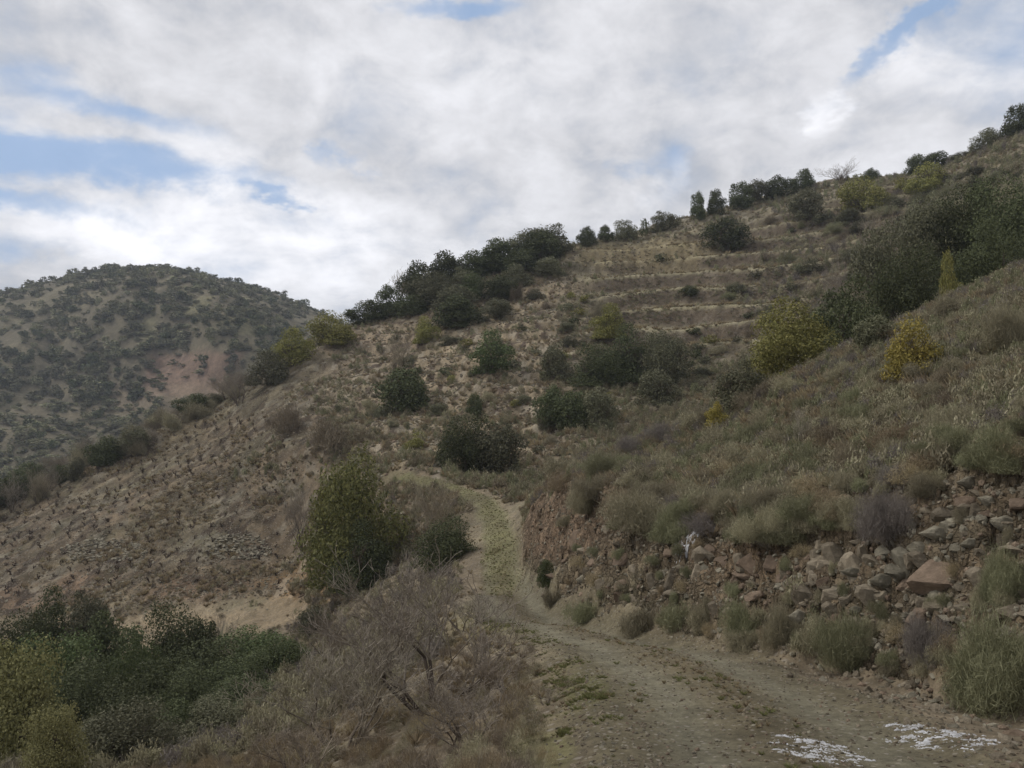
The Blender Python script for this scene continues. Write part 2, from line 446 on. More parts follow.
C = C * np.array((1.08, 1.07, 0.97)) * (1 - 0.34 * road_m)[..., None]
_a, _b, cell = worley(GX / .85, GY / 1.15, 160)
_a, _b, cell2 = worley(GX / 2.3, GY / 2.0, 161)
stn = (GY > 50) * (1 - road_m) * (1 - terr * .6) * (1 - ledge)
C *= (1 + stn * ((cell - .5) * .8 + (cell2 - .5) * .4))[..., None]
C = lerp(C, stn * (cell > .86) * .5, (0.25, 0.225, 0.18))
C = lerp(C, stn * (cell < .16) * (.4 + .5 * spur2 + .3 * fieldm), (0.085, 0.062, 0.045))
C *= 1 - fieldm[..., None] * np.array((.24, .24, .27)) * (1 - .5 * ledge)[..., None]
C *= (1 + fieldm * (fbm(GX / 1.3, GY / 1.6, 3, 140, .7) * .45 - .12))[..., None]
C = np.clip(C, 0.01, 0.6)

# ------------------------------------------------------------------ mesh helpers
def mesh_np(name, verts, faces, mat=None, colors=None, smooth_=False):
    me = bpy.data.meshes.new(name)
    verts = np.asarray(verts, dtype=np.float32); faces = np.asarray(faces, dtype=np.int32)
    nv, nf, k = len(verts), len(faces), faces.shape[1]
    me.vertices.add(nv); me.vertices.foreach_set('co', verts.ravel())
    me.loops.add(nf * k); me.loops.foreach_set('vertex_index', faces.ravel())
    me.polygons.add(nf); me.polygons.foreach_set('loop_start', np.arange(0, nf * k, k, dtype=np.int32))
    try: me.polygons.foreach_set('loop_total', np.full(nf, k, dtype=np.int32))
    except Exception: pass
    me.update(calc_edges=True)
    if colors is not None:
        ca = me.color_attributes.new('Col', 'FLOAT_COLOR', 'POINT')
        c4 = np.ones((nv, 4), dtype=np.float32); c4[:, :3] = colors
        ca.data.foreach_set('color', c4.ravel())
    if smooth_: me.polygons.foreach_set('use_smooth', np.ones(nf, dtype=bool))
    if mat: me.materials.append(mat)
    return me
def link(name, me, parent=None, **props):
    o = bpy.data.objects.new(name, me)
    col.objects.link(o)
    if parent: o.parent = parent
    for k, v in props.items(): o[k] = v
    return o

def principled(name):
    m = bpy.data.materials.new(name); m.use_nodes = True
    t = m.node_tree; b = t.nodes['Principled BSDF']
    b.inputs['Roughness'].default_value = 0.9
    b.inputs['Specular IOR Level'].default_value = 0.15
    return m, t, b
def ground_mat(name, fine=1.0, stones=True, bumpd=0.05):
    m, t, b = principled(name)
    a = N(t, 'ShaderNodeAttribute', attribute_name='Col')
    oc = N(t, 'ShaderNodeTexCoord').outputs['Object']
    c = a.outputs['Color']
    f1 = noise(t, oc, 5.0 * fine, 8, 0.7)
    f2 = noise(t, oc, 0.9 * fine, 8, 0.65)
    f3 = noise(t, oc, 28.0 * fine, 4, 0.7)
    v = maprange(t, f1, 0.28, 0.72, 0.60, 1.40, False)
    v2 = maprange(t, f2, 0.3, 0.7, 0.78, 1.22, False)
    v3 = maprange(t, f3, 0.3, 0.7, 0.75, 1.25, False)
    k = mathn(t, 'MULTIPLY', mathn(t, 'MULTIPLY', v, v2), v3)
    sc = vmath(t, 'SCALE', c); L(t, k, sc.node.inputs['Scale'])
    out = sc
    hgt = mathn(t, 'ADD', mathn(t, 'MULTIPLY', f1, 0.6), mathn(t, 'MULTIPLY', f3, 0.4))
    if stones:
        vo = N(t, 'ShaderNodeTexVoronoi'); vo.inputs['Scale'].default_value = 7.0 * fine
        wv_ = vmath(t, 'ADD', oc, vmath(t, 'SCALE', noise(t, oc, 6 * fine, 3, 0.5, 0, True)))
        wv_.node.inputs[1].default_value = (0, 0, 0)
        L(t, oc, vo.inputs['Vector'])
        sepc = N(t, 'ShaderNodeSeparateColor'); L(t, vo.outputs['Color'], sepc.inputs[0])
        st = mathn(t, 'MULTIPLY', maprange(t, vo.outputs['Distance'], 0.22, 0.42, 1, 0), mathn(t, 'GREATER_THAN', sepc.outputs[0], 0.66))
        stc = mixc(t, sepc.outputs[1], (0.24, 0.215, 0.18), (0.33, 0.29, 0.24))
        out = mixc(t, mathn(t, 'MULTIPLY', st, 0.55), out, stc)
        hgt = mathn(t, 'ADD', hgt, mathn(t, 'MULTIPLY', st, 0.35))
    L(t, out, b.inputs['Base Color'])
    bu = N(t, 'ShaderNodeBump'); bu.inputs['Strength'].default_value = 0.8; bu.inputs['Distance'].default_value = bumpd
    L(t, hgt, bu.inputs['Height']); L(t, bu.outputs[0], b.inputs['Normal'])
    return m
M_ground = ground_mat('soil_and_stones')
M_road = ground_mat('track_gravel', 2.2, True, 0.02)
M_rock = ground_mat('cutting_rock', 1.6, False, 0.08)
_t = M_rock.node_tree; _b = _t.nodes['Principled BSDF']
_oc = N(_t, 'ShaderNodeTexCoord').outputs['Object']
_w = vmath(_t, 'ADD', _oc, vmath(_t, 'MULTIPLY', noise(_t, _oc, 1.6, 4, 0.6, 0, True), (.5, .5, .5)))
_prev = _b.inputs['Base Color'].links[0].from_socket; _bump = _b.inputs['Normal'].links[0].from_node
_hs = _bump.inputs['Height'].links[0].from_socket
for _s, _k in ((2.3, .75), (6.5, .5)):
    _v = N(_t, 'ShaderNodeTexVoronoi', feature='DISTANCE_TO_EDGE'); _v.inputs['Scale'].default_value = _s
    L(_t, _w, _v.inputs['Vector'])
    _c = maprange(_t, _v.outputs[0], 0.0, 0.09, 0.0, 1.0)
    _hs = mathn(_t, 'ADD', _hs, mathn(_t, 'MULTIPLY', _c, _k))
    _f = N(_t, 'ShaderNodeTexVoronoi'); _f.inputs['Scale'].default_value = _s; L(_t, _w, _f.inputs['Vector'])
    _sc = N(_t, 'ShaderNodeSeparateColor'); L(_t, _f.outputs['Color'], _sc.inputs[0])
    _m = vmath(_t, 'SCALE', _prev); L(_t, maprange(_t, _sc.outputs[0], 0, 1, .72, 1.32, False), _m.node.inputs['Scale']); _prev = _m
L(_t, _prev, _b.inputs['Base Color']); L(_t, _hs, _bump.inputs['Height'])
_bump.inputs['Strength'].default_value = 1.0; _bump.inputs['Distance'].default_value = 0.12
M_far = ground_mat('far_hill_soil', 0.08, False, 1.0)

# ---- split the sheet into the hillside, the track and the cutting
nr, nc = GX.shape
idx = np.arange(nr * nc).reshape(nr, nc)
quads = np.stack([idx[:-1, :-1], idx[:-1, 1:], idx[1:, 1:], idx[1:, :-1]], -1).reshape(-1, 4)
VV = np.stack([GX, GY, GZ], -1).reshape(-1, 3); CC = C.reshape(-1, 3)
fm_road = road_m.ravel()[quads].mean(1) > 0.5
fm_cut = (cut_m.ravel()[quads].mean(1) > 0.5) & ~fm_road
def sub(name, sel, mat):
    f = quads[sel]
    u, inv = np.unique(f.ravel(), return_inverse=True)
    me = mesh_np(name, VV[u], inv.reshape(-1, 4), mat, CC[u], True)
    return link(name, me, kind='structure')
sub('ground', ~(fm_road | fm_cut), M_ground)
sub('dirt_track', fm_road, M_road)
sub('rocky_cutting', fm_cut, M_rock)
bvh = BVHTree.FromPolygons([tuple(v) for v in VV.tolist()], quads.tolist(), all_triangles=False)
CAMP = Vector((0, 0, EYE))
def hit(px, py, bv=None):
    d = Vector(ray(px, py)).normalized()
    r = (bv or bvh).ray_cast(CAMP + d * 1.5, d)
    return r[0], r[1]
def ground_z(x, y, bv=None):
    r = (bv or bvh).ray_cast(Vector((x, y, 300)), Vector((0, 0, -1)))
    return (r[0].z, r[1]) if r[0] else (0.0, Vector((0, 0, 1)))

# ------------------------------------------------------------------ far hill
FARL = [(-900, 420, 540), (-500, 345, 560), (-200, 308, 570), (0, 291, 575), (50, 277, 580), (100, 268, 585), (130, 265, 588), (170, 265, 590), (200, 272, 590),
        (250, 283, 588), (300, 300, 580), (345, 322, 570), (420, 360, 550), (560, 420, 520), (900, 470, 500)]
fpx = np.linspace(-900, 900, 420)
fv = np.linspace(0, 1, 300)
cp_ = np.interp(fpx, [a[0] for a in FARL], [a[1] for a in FARL]); cy_ = np.interp(fpx, [a[0] for a in FARL], [a[2] for a in FARL])
kk = np.ones(15) / 15
cp_ = np.convolve(np.pad(cp_, 7, mode='edge'), kk, 'valid')
FP, FVv = np.meshgrid(fpx, fv)
# rows: valley floor (v=0) -> crest (v=.8) -> back side (v=1)
vy = np.interp(FVv, [0, 0.8, 1.0], [0, 1, 1.5])
FY = 235 + (cy_[None] - 235) * vy
vfloor = 545.0
FQ = np.where(vy <= 1, vfloor + (cp_[None] - vfloor) * np.sin(np.clip(vy, 0, 1) * math.pi / 2) ** 0.95, 0)
d2 = np.stack([(FP - 512) / F, CP - (384 - FQ) / F * SP, SP + (384 - FQ) / F * CP], -1)
FX = d2[..., 0] / d2[..., 1] * FY
FZ = EYE + d2[..., 2] / d2[..., 1] * FY - 2.0
crow = int(0.8 * (len(fv) - 1))
zc = FZ[crow][None]
FZ = np.where(vy > 1, zc - (vy - 1) * 160, FZ)
FX = np.where(vy > 1, ((FP - 512) / F) * FY, FX)
env = np.clip(1 - np.abs(vy - 1.0) * 0.0, 0, 1) * smooth(0, 0.3, vy) * (0.06 + 0.94 * (1 - smooth(0.5, 0.9, vy)))
rid = np.abs(fbm(FX / 110 + FY / 260, FY / 240, 4, 201))
FZ += env * ((rid - 0.25) * 62 + fbm(FX / 40, FY / 40, 4, 202) * 5)
FZ += fbm(FX / 14, FY / 14, 3, 203) * 1.2
FZ = np.where(vy < 0.03, FZ - 10, FZ)
fpx0, fpy0 = project(FX, FY, FZ)
FC = np.zeros(FX.shape + (3,)); FC[:] = (0.140, 0.122, 0.094)
g1 = fbm(FX / 45, FY / 45, 4, 211); g2 = fbm(FX / 12, FY / 12, 4, 212)
def fspot(cx, cy, rx, ry, sk=0.0):
    xx = (fpx0 - cx) - sk * (fpy0 - cy)
    d = np.maximum(np.abs(xx / rx), np.abs((fpy0 - cy) / ry))
    return 1 - smooth(0.8, 1.1, d + g2 * 0.2)
FC = lerp(FC, smooth(0.0, 0.4, g1) * 0.6, (0.175, 0.155, 0.115))
FC = lerp(FC, fspot(185, 375, 45, 24, -0.6) * 0.8, (0.215, 0.145, 0.125))
FC = lerp(FC, fspot(165, 398, 70, 16) * 0.5, (0.21, 0.165, 0.135))
FC = lerp(FC, fspot(150, 330, 7, 14) * 0.8, (0.22, 0.205, 0.14))
FC = lerp(FC, fspot(243, 325, 26, 10) * 0.7, (0.20, 0.185, 0.12))
FC = lerp(FC, fspot(200, 305, 9, 10, -0.8) * 0.7, (0.20, 0.185, 0.12))
FC = lerp(FC, fspot(60, 420, 60, 12, -1) * 0.5, (0.20, 0.17, 0.13))
FC *= (1 + g1 * 0.2 + g2 * 0.25)[..., None]
fi = np.arange(FX.size).reshape(FX.shape)
fq = np.stack([fi[:-1, :-1], fi[:-1, 1:], fi[1:, 1:], fi[1:, :-1]], -1).reshape(-1, 4)
FVt = np.stack([FX, FY, FZ], -1).reshape(-1, 3)
fme = mesh_np('far_hill', FVt, fq, M_far, np.clip(FC * np.array((.98, .97, .82)), .01, .5).reshape(-1, 3), True)
link('far_hill', fme, kind='structure')
fbvh = BVHTree.FromPolygons([tuple(v) for v in FVt.tolist()], fq.tolist())
# valley floor between the two hills and out to the horizon
gx = np.array([-3500, -1200, -300, 300, 1200, 3500.]); gy = np.array([-400, -9, 250, 900, 4500.])
VX, VY = np.meshgrid(gx, gy)
VZ = np.full(VX.shape, -62.0)
VZ[0] = -20; VZ[1] = -30
vi = np.arange(VX.size).reshape(VX.shape)
vq = np.stack([vi[:-1, :-1], vi[:-1, 1:], vi[1:, 1:], vi[1:, :-1]], -1).reshape(-1, 4)
vme = mesh_np('valley_floor', np.stack([VX, VY, VZ], -1).reshape(-1, 3), vq, M_far, np.tile([[0.13, 0.12, 0.09]], (VX.size, 1)))
link('valley_floor', vme, kind='structure')

# ------------------------------------------------------------------ plant materials
def leaf_mat(name, c1, c2, var=0.28, trans=0.15, hue=0.010):
    m, t, b = principled(name)
    oi = N(t, 'ShaderNodeObjectInfo').outputs['Random']
    geo = N(t, 'ShaderNodeNewGeometry').outputs['Random Per Island']
    c = mixc(t, geo, c1, c2)
    hs = N(t, 'ShaderNodeHueSaturation')
    L(t, c, hs.inputs['Color'])
    L(t, maprange(t, oi, 0, 1, 0.5 - hue, 0.5 + hue, False), hs.inputs['Hue'])
    L(t, maprange(t, oi, 0, 1, 1 - var, 1 + var, False), hs.inputs['Value'])
    L(t, hs.outputs[0], b.inputs['Base Color'])
    b.inputs['Roughness'].default_value = 0.7
    tr = N(t, 'ShaderNodeBsdfTranslucent'); L(t, hs.outputs[0], tr.inputs[0])
    mx = N(t, 'ShaderNodeMixShader'); mx.inputs[0].default_value = trans
    L(t, b.outputs[0], mx.inputs[1]); L(t, tr.outputs[0], mx.inputs[2])
    L(t, mx.outputs[0], t.nodes['Material Output'].inputs[0])
    return m
LM = {
 'oak': leaf_mat('dark_evergreen_leaves', (0.054, 0.064, 0.030), (0.112, 0.124, 0.058)),
 'oakgrey': leaf_mat('grey_green_leaves', (0.096, 0.096, 0.056), (0.180, 0.176, 0.108)),
 'green': leaf_mat('fresh_green_leaves', (0.062, 0.085, 0.034), (0.125, 0.145, 0.062)),
 'olive': leaf_mat('olive_yellow_leaves', (0.150, 0.155, 0.045), (0.300, 0.280, 0.095), 0.12, .15, .008),
 'gold': leaf_mat('golden_leaves', (0.220, 0.187, 0.044), (0.385, 0.314, 0.088), 0.1, .15, .004),
 'scrub': leaf_mat('scrub_twigs', (0.185, 0.165, 0.105), (0.380, 0.342, 0.228), 0.25),
 'scrubgreen': leaf_mat('green_scrub', (0.145, 0.148, 0.080), (0.290, 0.282, 0.168), 0.22),
 'scrubviolet': leaf_mat('violet_grey_scrub', (0.130, 0.112, 0.100), (0.260, 0.228, 0.198), 0.15),
 'dry': leaf_mat('dry_grass', (0.195, 0.150, 0.088), (0.377, 0.305, 0.195), 0.25),
 'grass': leaf_mat('green_grass', (0.13, 0.135, 0.05), (0.23, 0.23, 0.10), 0.2),
 'russet': leaf_mat('russet_scrub', (0.140, 0.115, 0.078), (0.260, 0.215, 0.148), 0.2),
 'twig': leaf_mat('bare_twigs', (0.185, 0.158, 0.122), (0.360, 0.315, 0.250), 0.2, 0.0, 0.01),
 'twigbrown': leaf_mat('brown_twigs', (0.165, 0.134, 0.098), (0.310, 0.260, 0.195), 0.2, 0.0, 0.01),
 'olivedark': leaf_mat('dark_olive_leaves', (0.085, 0.090, 0.032), (0.195, 0.182, 0.066), 0.08),
 'olivegrey': leaf_mat('pale_olive_leaves', (0.150, 0.145, 0.062), (0.280, 0.262, 0.115), 0.12),
 'bark': leaf_mat('bark', (0.091, 0.072, 0.055), (0.130, 0.104, 0.081), 0.2, 0.0, 0.01),
 'vine': leaf_mat('vine_wood', (0.061, 0.046, 0.035), (0.110, 0.083, 0.062), 0.2, 0.0, 0.01),
}
def stone_mat(name, a, b_, spread=0.3):
    m, t, b = principled(name)
    oc = N(t, 'ShaderNodeTexCoord').outputs['Object']
    oi = N(t, 'ShaderNodeObjectInfo').outputs['Random']
    f = noise(t, oc, 4.0, 8, 0.65); g = noise(t, oc, 22.0, 5, 0.7)
    isl = N(t, 'ShaderNodeNewGeometry').outputs['Random Per Island']
    c = mixc(t, mathn(t, 'MULTIPLY', mathn(t, 'ADD', oi, isl), 0.5), a, b_)
    k = mathn(t, 'MULTIPLY', maprange(t, f, 0.3, 0.7, 0.65, 1.25, False), maprange(t, g, 0.3, 0.7, 0.8, 1.2, False))
    k = mathn(t, 'MULTIPLY', k, maprange(t, oi, 0, 1, 1 - spread, 1 + spread, False))
    sc = vmath(t, 'SCALE', c); L(t, k, sc.node.inputs['Scale'])
    L(t, sc, b.inputs['Base Color'])
    bu = N(t, 'ShaderNodeBump'); bu.inputs['Strength'].default_value = 0.7; bu.inputs['Distance'].default_value = 0.04
    L(t, f, bu.inputs['Height']); L(t, bu.outputs[0], b.inputs['Normal'])
    return m
M_stone = stone_mat('limestone', (0.155, 0.128, 0.092), (0.225, 0.190, 0.138))
M_red = stone_mat('red_rock', (0.155, 0.112, 0.080), (0.205, 0.155, 0.112))
M_grey = stone_mat('grey_rock', (0.175, 0.156, 0.115), (0.25, 0.226, 0.170))

# ------------------------------------------------------------------ plant meshes (unit size: height 1, width 1)
def rng(seed): return np.random.default_rng(seed)
def crown_mesh(name, mat, seed, nblob=16, leaves=3200, size=0.034, squash=0.5, lift=-0.06, spread=0.40):
    """crown of leaf clumps in a 1 x 1 x 1 volume standing on z=0"""
    r = rng(seed)
    cs_ = []
    for i in range(nblob):
        a = r.uniform(0, 2 * math.pi); rr = spread * 0.95 * math.sqrt(r.uniform(0, 1))
        top = (1 - (rr / spread) ** 2 * 0.55) * r.uniform(.7, 1.1)
        z = lift + r.uniform(0.10, 0.84) ** 1.15 * (top - lift)
        cs_.append((rr * math.cos(a), rr * math.sin(a), z, r.uniform(0.08, 0.22)))
    cs_.append((0, 0, 0.42, 0.30)); cs_.append((.12, -.1, 0.2, 0.2)); cs_.append((-.14, .08, 0.22, 0.2))
    cs_ = np.array(cs_)
    w = cs_[:, 3] ** 2; w /= w.sum()
    k = r.choice(len(cs_), leaves, p=w)
    d = r.normal(size=(leaves, 3)); d /= np.linalg.norm(d, axis=1)[:, None]
    d[:, 2] = np.where(r.uniform(size=leaves) < 0.5, np.abs(d[:, 2]), d[:, 2])
    rad = cs_[k, 3] * r.uniform(0.35, 1.12, leaves) ** 0.6
    p = cs_[k, :3] + d * rad[:, None]
    p[:, 2] = np.maximum(p[:, 2], 0.02)
    p += r.normal(size=p.shape) * 0.012
    nrm = d + r.normal(size=d.shape) * 0.7; nrm /= np.linalg.norm(nrm, axis=1)[:, None]
    t1 = np.cross(nrm, r.normal(size=d.shape)); t1 /= np.linalg.norm(t1, axis=1)[:, None]
    t2 = np.cross(nrm, t1)
    s = size * r.uniform(0.55, 1.3, leaves)[:, None]
    p = fit_unit(p) * np.array([[.97, .97, .985]])
    v = np.stack([p - t1 * s - t2 * s * 0.1, p + t2 * s * squash, p + t1 * s, p - t2 * s * squash], 1).reshape(-1, 3)
    return mesh_np(name, v, np.arange(leaves * 4).reshape(-1, 4), mat)

def prisms(segs, sides=3):
    """segs: list of (p0, p1, r0, r1)"""
    a = np.array([s[0] for s in segs]); b = np.array([s[1] for s in segs])
    r0 = np.array([s[2] for s in segs]); r1 = np.array([s[3] for s in segs])
    d = b - a; d /= np.maximum(np.linalg.norm(d, axis=1), 1e-6)[:, None]
    ref = np.where(np.abs(d[:, 2:3]) > 0.9, np.array([[1.0, 0, 0]]), np.array([[0, 0, 1.0]]))
    u = np.cross(d, ref); u /= np.linalg.norm(u, axis=1)[:, None]
    w = np.cross(d, u)
    vs = []
    for (c, r) in ((a, r0), (b, r1)):
        for k in range(sides):
            an = 2 * math.pi * k / sides
            vs.append(c + (u * math.cos(an) + w * math.sin(an)) * r[:, None])
    v = np.stack(vs, 1)
    n = len(segs)
    f = []
    base = (np.arange(n) * 2 * sides)[:, None]
    for k in range(sides):
        k2 = (k + 1) % sides
        f.append(base + np.array([[k, k2, sides + k2, sides + k]]))
    return v.reshape(-1, 3), np.concatenate(f, 0)

def twig_segs(seed, stems=9, depth=4, spread=0.55, r0=0.014, length=0.36, up=0.35, rmin=0.0018):
    r = random.Random(seed); segs = []
    def grow(p, d, l, rad, dep):
        n = 2
        for i in range(n):
            q_ = p + d * (l / n)
            rr = rad * 0.86
            segs.append((tuple(p), tuple(q_), rad, rr))
            p = q_; rad = rr
            d = (d + Vector((r.gauss(0, .16), r.gauss(0, .16), r.gauss(0.04, .12)))).normalized()
            if dep > 0 and i == 0 and r.random() < 0.8:
                sd = (d + Vector((r.gauss(0, .6), r.gauss(0, .6), r.gauss(up, .35)))).normalized()
                grow(p.copy(), sd, l * r.uniform(.5, .8), max(rad * .62, rmin), dep - 1)
        if dep > 0:
            for _ in range(r.choice((2, 2, 3))):
                sd = (d + Vector((r.gauss(0, .45), r.gauss(0, .45), r.gauss(up * .4, .3)))).normalized()
                grow(p.copy(), sd, l * r.uniform(.6, .88), max(rad * .7, rmin), dep - 1)
    for i in range(stems):
        a = r.uniform(0, 6.283); s_ = spread * math.sqrt(r.random())
        d = Vector((math.cos(a) * s_, math.sin(a) * s_, 1 - 0.5 * s_)).normalized()
        grow(Vector((math.cos(a) * .04, math.sin(a) * .04, -0.03)), d, length * r.uniform(.7, 1.1), r0 * r.uniform(.6, 1), depth)
    return segs
def fit_unit(v):
    z = np.percentile(v[:, 2], 99.5); xy = np.percentile(np.abs(v[:, :2]), 97)
    v = v.copy(); v[:, 2] /= z; v[:, :2] *= 0.5 / xy
    return v
def twig_mesh(name, mat, seed, **kw):
    sg = twig_segs(seed, **kw)
    v, f = prisms(sg)
    me = mesh_np(name, fit_unit(v), f, mat)
    me.materials.append(LM['bark'])
    thick = np.array([s_[2] for s_ in sg]) > kw.get('r0', .014) * .42
    me.polygons.foreach_set('material_index', np.tile(thick.astype(np.int32), 3))
    return me

def scrub_mesh(name, mat, seed, blades=4500, bw=0.0065, sub_=8, flat=0.9):
    """low aromatic shrub: upward blades and sprigs from several crowns"""
    r = rng(seed)
    cc = np.stack([r.normal(0, .19, sub_), r.normal(0, .19, sub_), r.uniform(-.05, .2, sub_)], 1)
    k = r.integers(0, sub_, blades)
    a = r.uniform(0, 2 * math.pi, blades); el = np.arcsin(r.uniform(0.05, 1, blades) ** 0.8)
    d = np.stack([np.cos(a) * np.cos(el), np.sin(a) * np.cos(el), np.sin(el)], 1)
    d += r.normal(0, .12, d.shape)
    rad = r.uniform(.20, .32, sub_)[k] * r.uniform(.55, 1.12, blades)
    tip = cc[k] + d * rad[:, None] * np.array([[1, 1, 1.35]])
    ln = r.uniform(.045, .13, blades)[:, None]
    dd = tip - cc[k] + np.array([[0, 0, .1]]) + r.normal(0, .22, d.shape); dd /= np.linalg.norm(dd, axis=1)[:, None]
    root = tip - dd * ln
    sd = np.cross(dd, r.normal(size=dd.shape)); sd /= np.linalg.norm(sd, axis=1)[:, None]
    w = bw * r.uniform(.5, 1.2, blades)[:, None]
    v = np.stack([root - sd * w * .6, root + sd * w * .6, tip + sd * w * .35, tip - sd * w * .35], 1).reshape(-1, 3)
    v[:, 2] = np.maximum(v[:, 2], -0.02)
    return mesh_np(name, fit_unit(v), np.arange(blades * 4).reshape(-1, 4), mat)
def tuft_mesh(name, mat, seed, blades=60, spread=.35, lean=.5, w_=0.02):
    r = rng(seed)
    a = r.uniform(0, 6.283, blades); rr = spread * np.sqrt(r.uniform(0, 1, blades))
    base = np.stack([rr * np.cos(a) * .4, rr * np.sin(a) * .4, np.full(blades, -.03)], 1)
    d = np.stack([np.cos(a) * lean * rr / spread, np.sin(a) * lean * rr / spread, r.uniform(.5, 1, blades)], 1) + r.normal(0, .1, (blades, 3))
    mid = base + d * .55; tip = base + d * np.array([[1.25, 1.25, .95]])
    s = np.cross(d, r.normal(size=d.shape)); s /= np.linalg.norm(s, axis=1)[:, None]; s *= w_
    v = np.stack([base - s, base + s, mid + s * .7, tip], 1)
    return mesh_np(name, v.reshape(-1, 3), np.arange(blades * 4).reshape(-1, 4), mat)
def rock_mesh(name, mat, seed, sub_=3, cut=15, rough=.035):
    import bmesh
    r = random.Random(seed)
    bm = bmesh.new(); bmesh.ops.create_icosphere(bm, subdivisions=sub_, radius=1)
    planes = []
    for i in range(cut):
        n = Vector((r.gauss(0, 1), r.gauss(0, 1), r.gauss(0, 1))).normalized(); planes.append((n, r.uniform(.40, .78)))
    for v in bm.verts:
        p = v.co.copy()
        for n, d in planes:
            e = p.dot(n) - d
            if e > 0: p -= n * e
        p += Vector((r.gauss(0, 1), r.gauss(0, 1), r.gauss(0, 1))) * rough * .35
        v.co = p
    mx = max(max(abs(v.co.x), abs(v.co.y), abs(v.co.z)) for v in bm.verts)
    for v in bm.verts: v.co *= 0.5 / mx
    me = bpy.data.meshes.new(name); bm.to_mesh(me); bm.free(); me.materials.append(mat)
    return me
def trunk_mesh(name, seed, stems=1, h=0.5, r0=.035):
    v, f = prisms(twig_segs(seed, stems=stems, depth=3, spread=.28, r0=r0, length=.32, up=.4, rmin=.006), 5)
    v = v * np.array([[.8, .8, .85]])
    return mesh_np(name, v, f, LM['bark'])

CROWN = {}
for k, (mat, lf, sz) in {'oak': ('oak', 7000, .030), 'oakgrey': ('oakgrey', 6500, .028), 'green': ('green', 6500, .028), 'olive': ('olive', 6500, .027), 'gold': ('gold', 5000, .029)}.items():
    CROWN[k] = [crown_mesh('foliage', LM[mat], 300 + i * 7 + len(k), nblob=14 + i * 4, leaves=lf, size=sz) for i in range(3)]
FINE = {k: [crown_mesh('foliage', LM[k], 380 + i * 7 + len(k), nblob=30, leaves=17000, size=.0165, squash=.55) for i in range(2)] for k in ('oak', 'oakgrey', 'green', 'olive', 'olivegrey', 'olivedark')}
CROWN['olivedark'] = FINE['olivedark']
FSCRUB = {'scrub': scrub_mesh('shrub', LM['scrub'], 450, 15000, .0032, 11), 'scrubgreen': scrub_mesh('shrub', LM['scrubgreen'], 451, 15000, .0032, 11), 'scrubviolet': scrub_mesh('shrub', LM['scrubviolet'], 452, 12000, .003, 9)}
CROWN['olivegrey'] = FINE['olivegrey']
CROWN['scrub'] = [scrub_mesh('shrub', LM['scrub'], 400 + i) for i in range(3)]
CROWN['scrubgreen'] = [scrub_mesh('shrub', LM['scrubgreen'], 410 + i, 5200, .0060) for i in range(3)]
CROWN['scrubviolet'] = [scrub_mesh('shrub', LM['scrubviolet'], 420 + i, 5200, .0040) for i in range(2)]
CROWN['russet'] = [scrub_mesh('shrub', LM['russet'], 430 + i, 4200, .006) for i in range(2)]
CROWN['dry'] = [scrub_mesh('grass', LM['dry'], 440 + i, 2400, .005, 9) for i in range(2)]
CROWN['twig'] = [twig_mesh('twigs', LM['twig'], 500 + i) for i in range(3)]
CROWN['twigbrown'] = [twig_mesh('twigs', LM['twigbrown'], 510 + i, stems=11) for i in range(2)]
BIGTWIG = [twig_mesh('twigs', LM['twig'], 520 + i, stems=6, depth=5, r0=.015, length=.28, rmin=.0014, spread=.66) for i in range(2)] + \
          [twig_mesh('twigs', LM['twigbrown'], 531, stems=5, depth=5, r0=.014, length=.28, rmin=.0013, spread=.6)]
TRUNK = [trunk_mesh('trunk', 600 + i, 1 + i % 2) for i in range(3)]
STEMS = [trunk_mesh('stems', 610 + i, 4, r0=.02) for i in range(2)]
SMALLC = {k: [crown_mesh('foliage', LM[k], 350 + i, nblob=7, leaves=420, size=.075, spread=.42, lift=.05) for i in range(3)] for k in ('oak', 'oakgrey', 'olive')}
ROCKS = {'stone': [rock_mesh('rock', M_stone, 700 + i) for i in range(5)], 'red': [rock_mesh('rock', M_red, 720 + i) for i in range(4)], 'grey': [rock_mesh('rock', M_grey, 740 + i) for i in range(4)]}

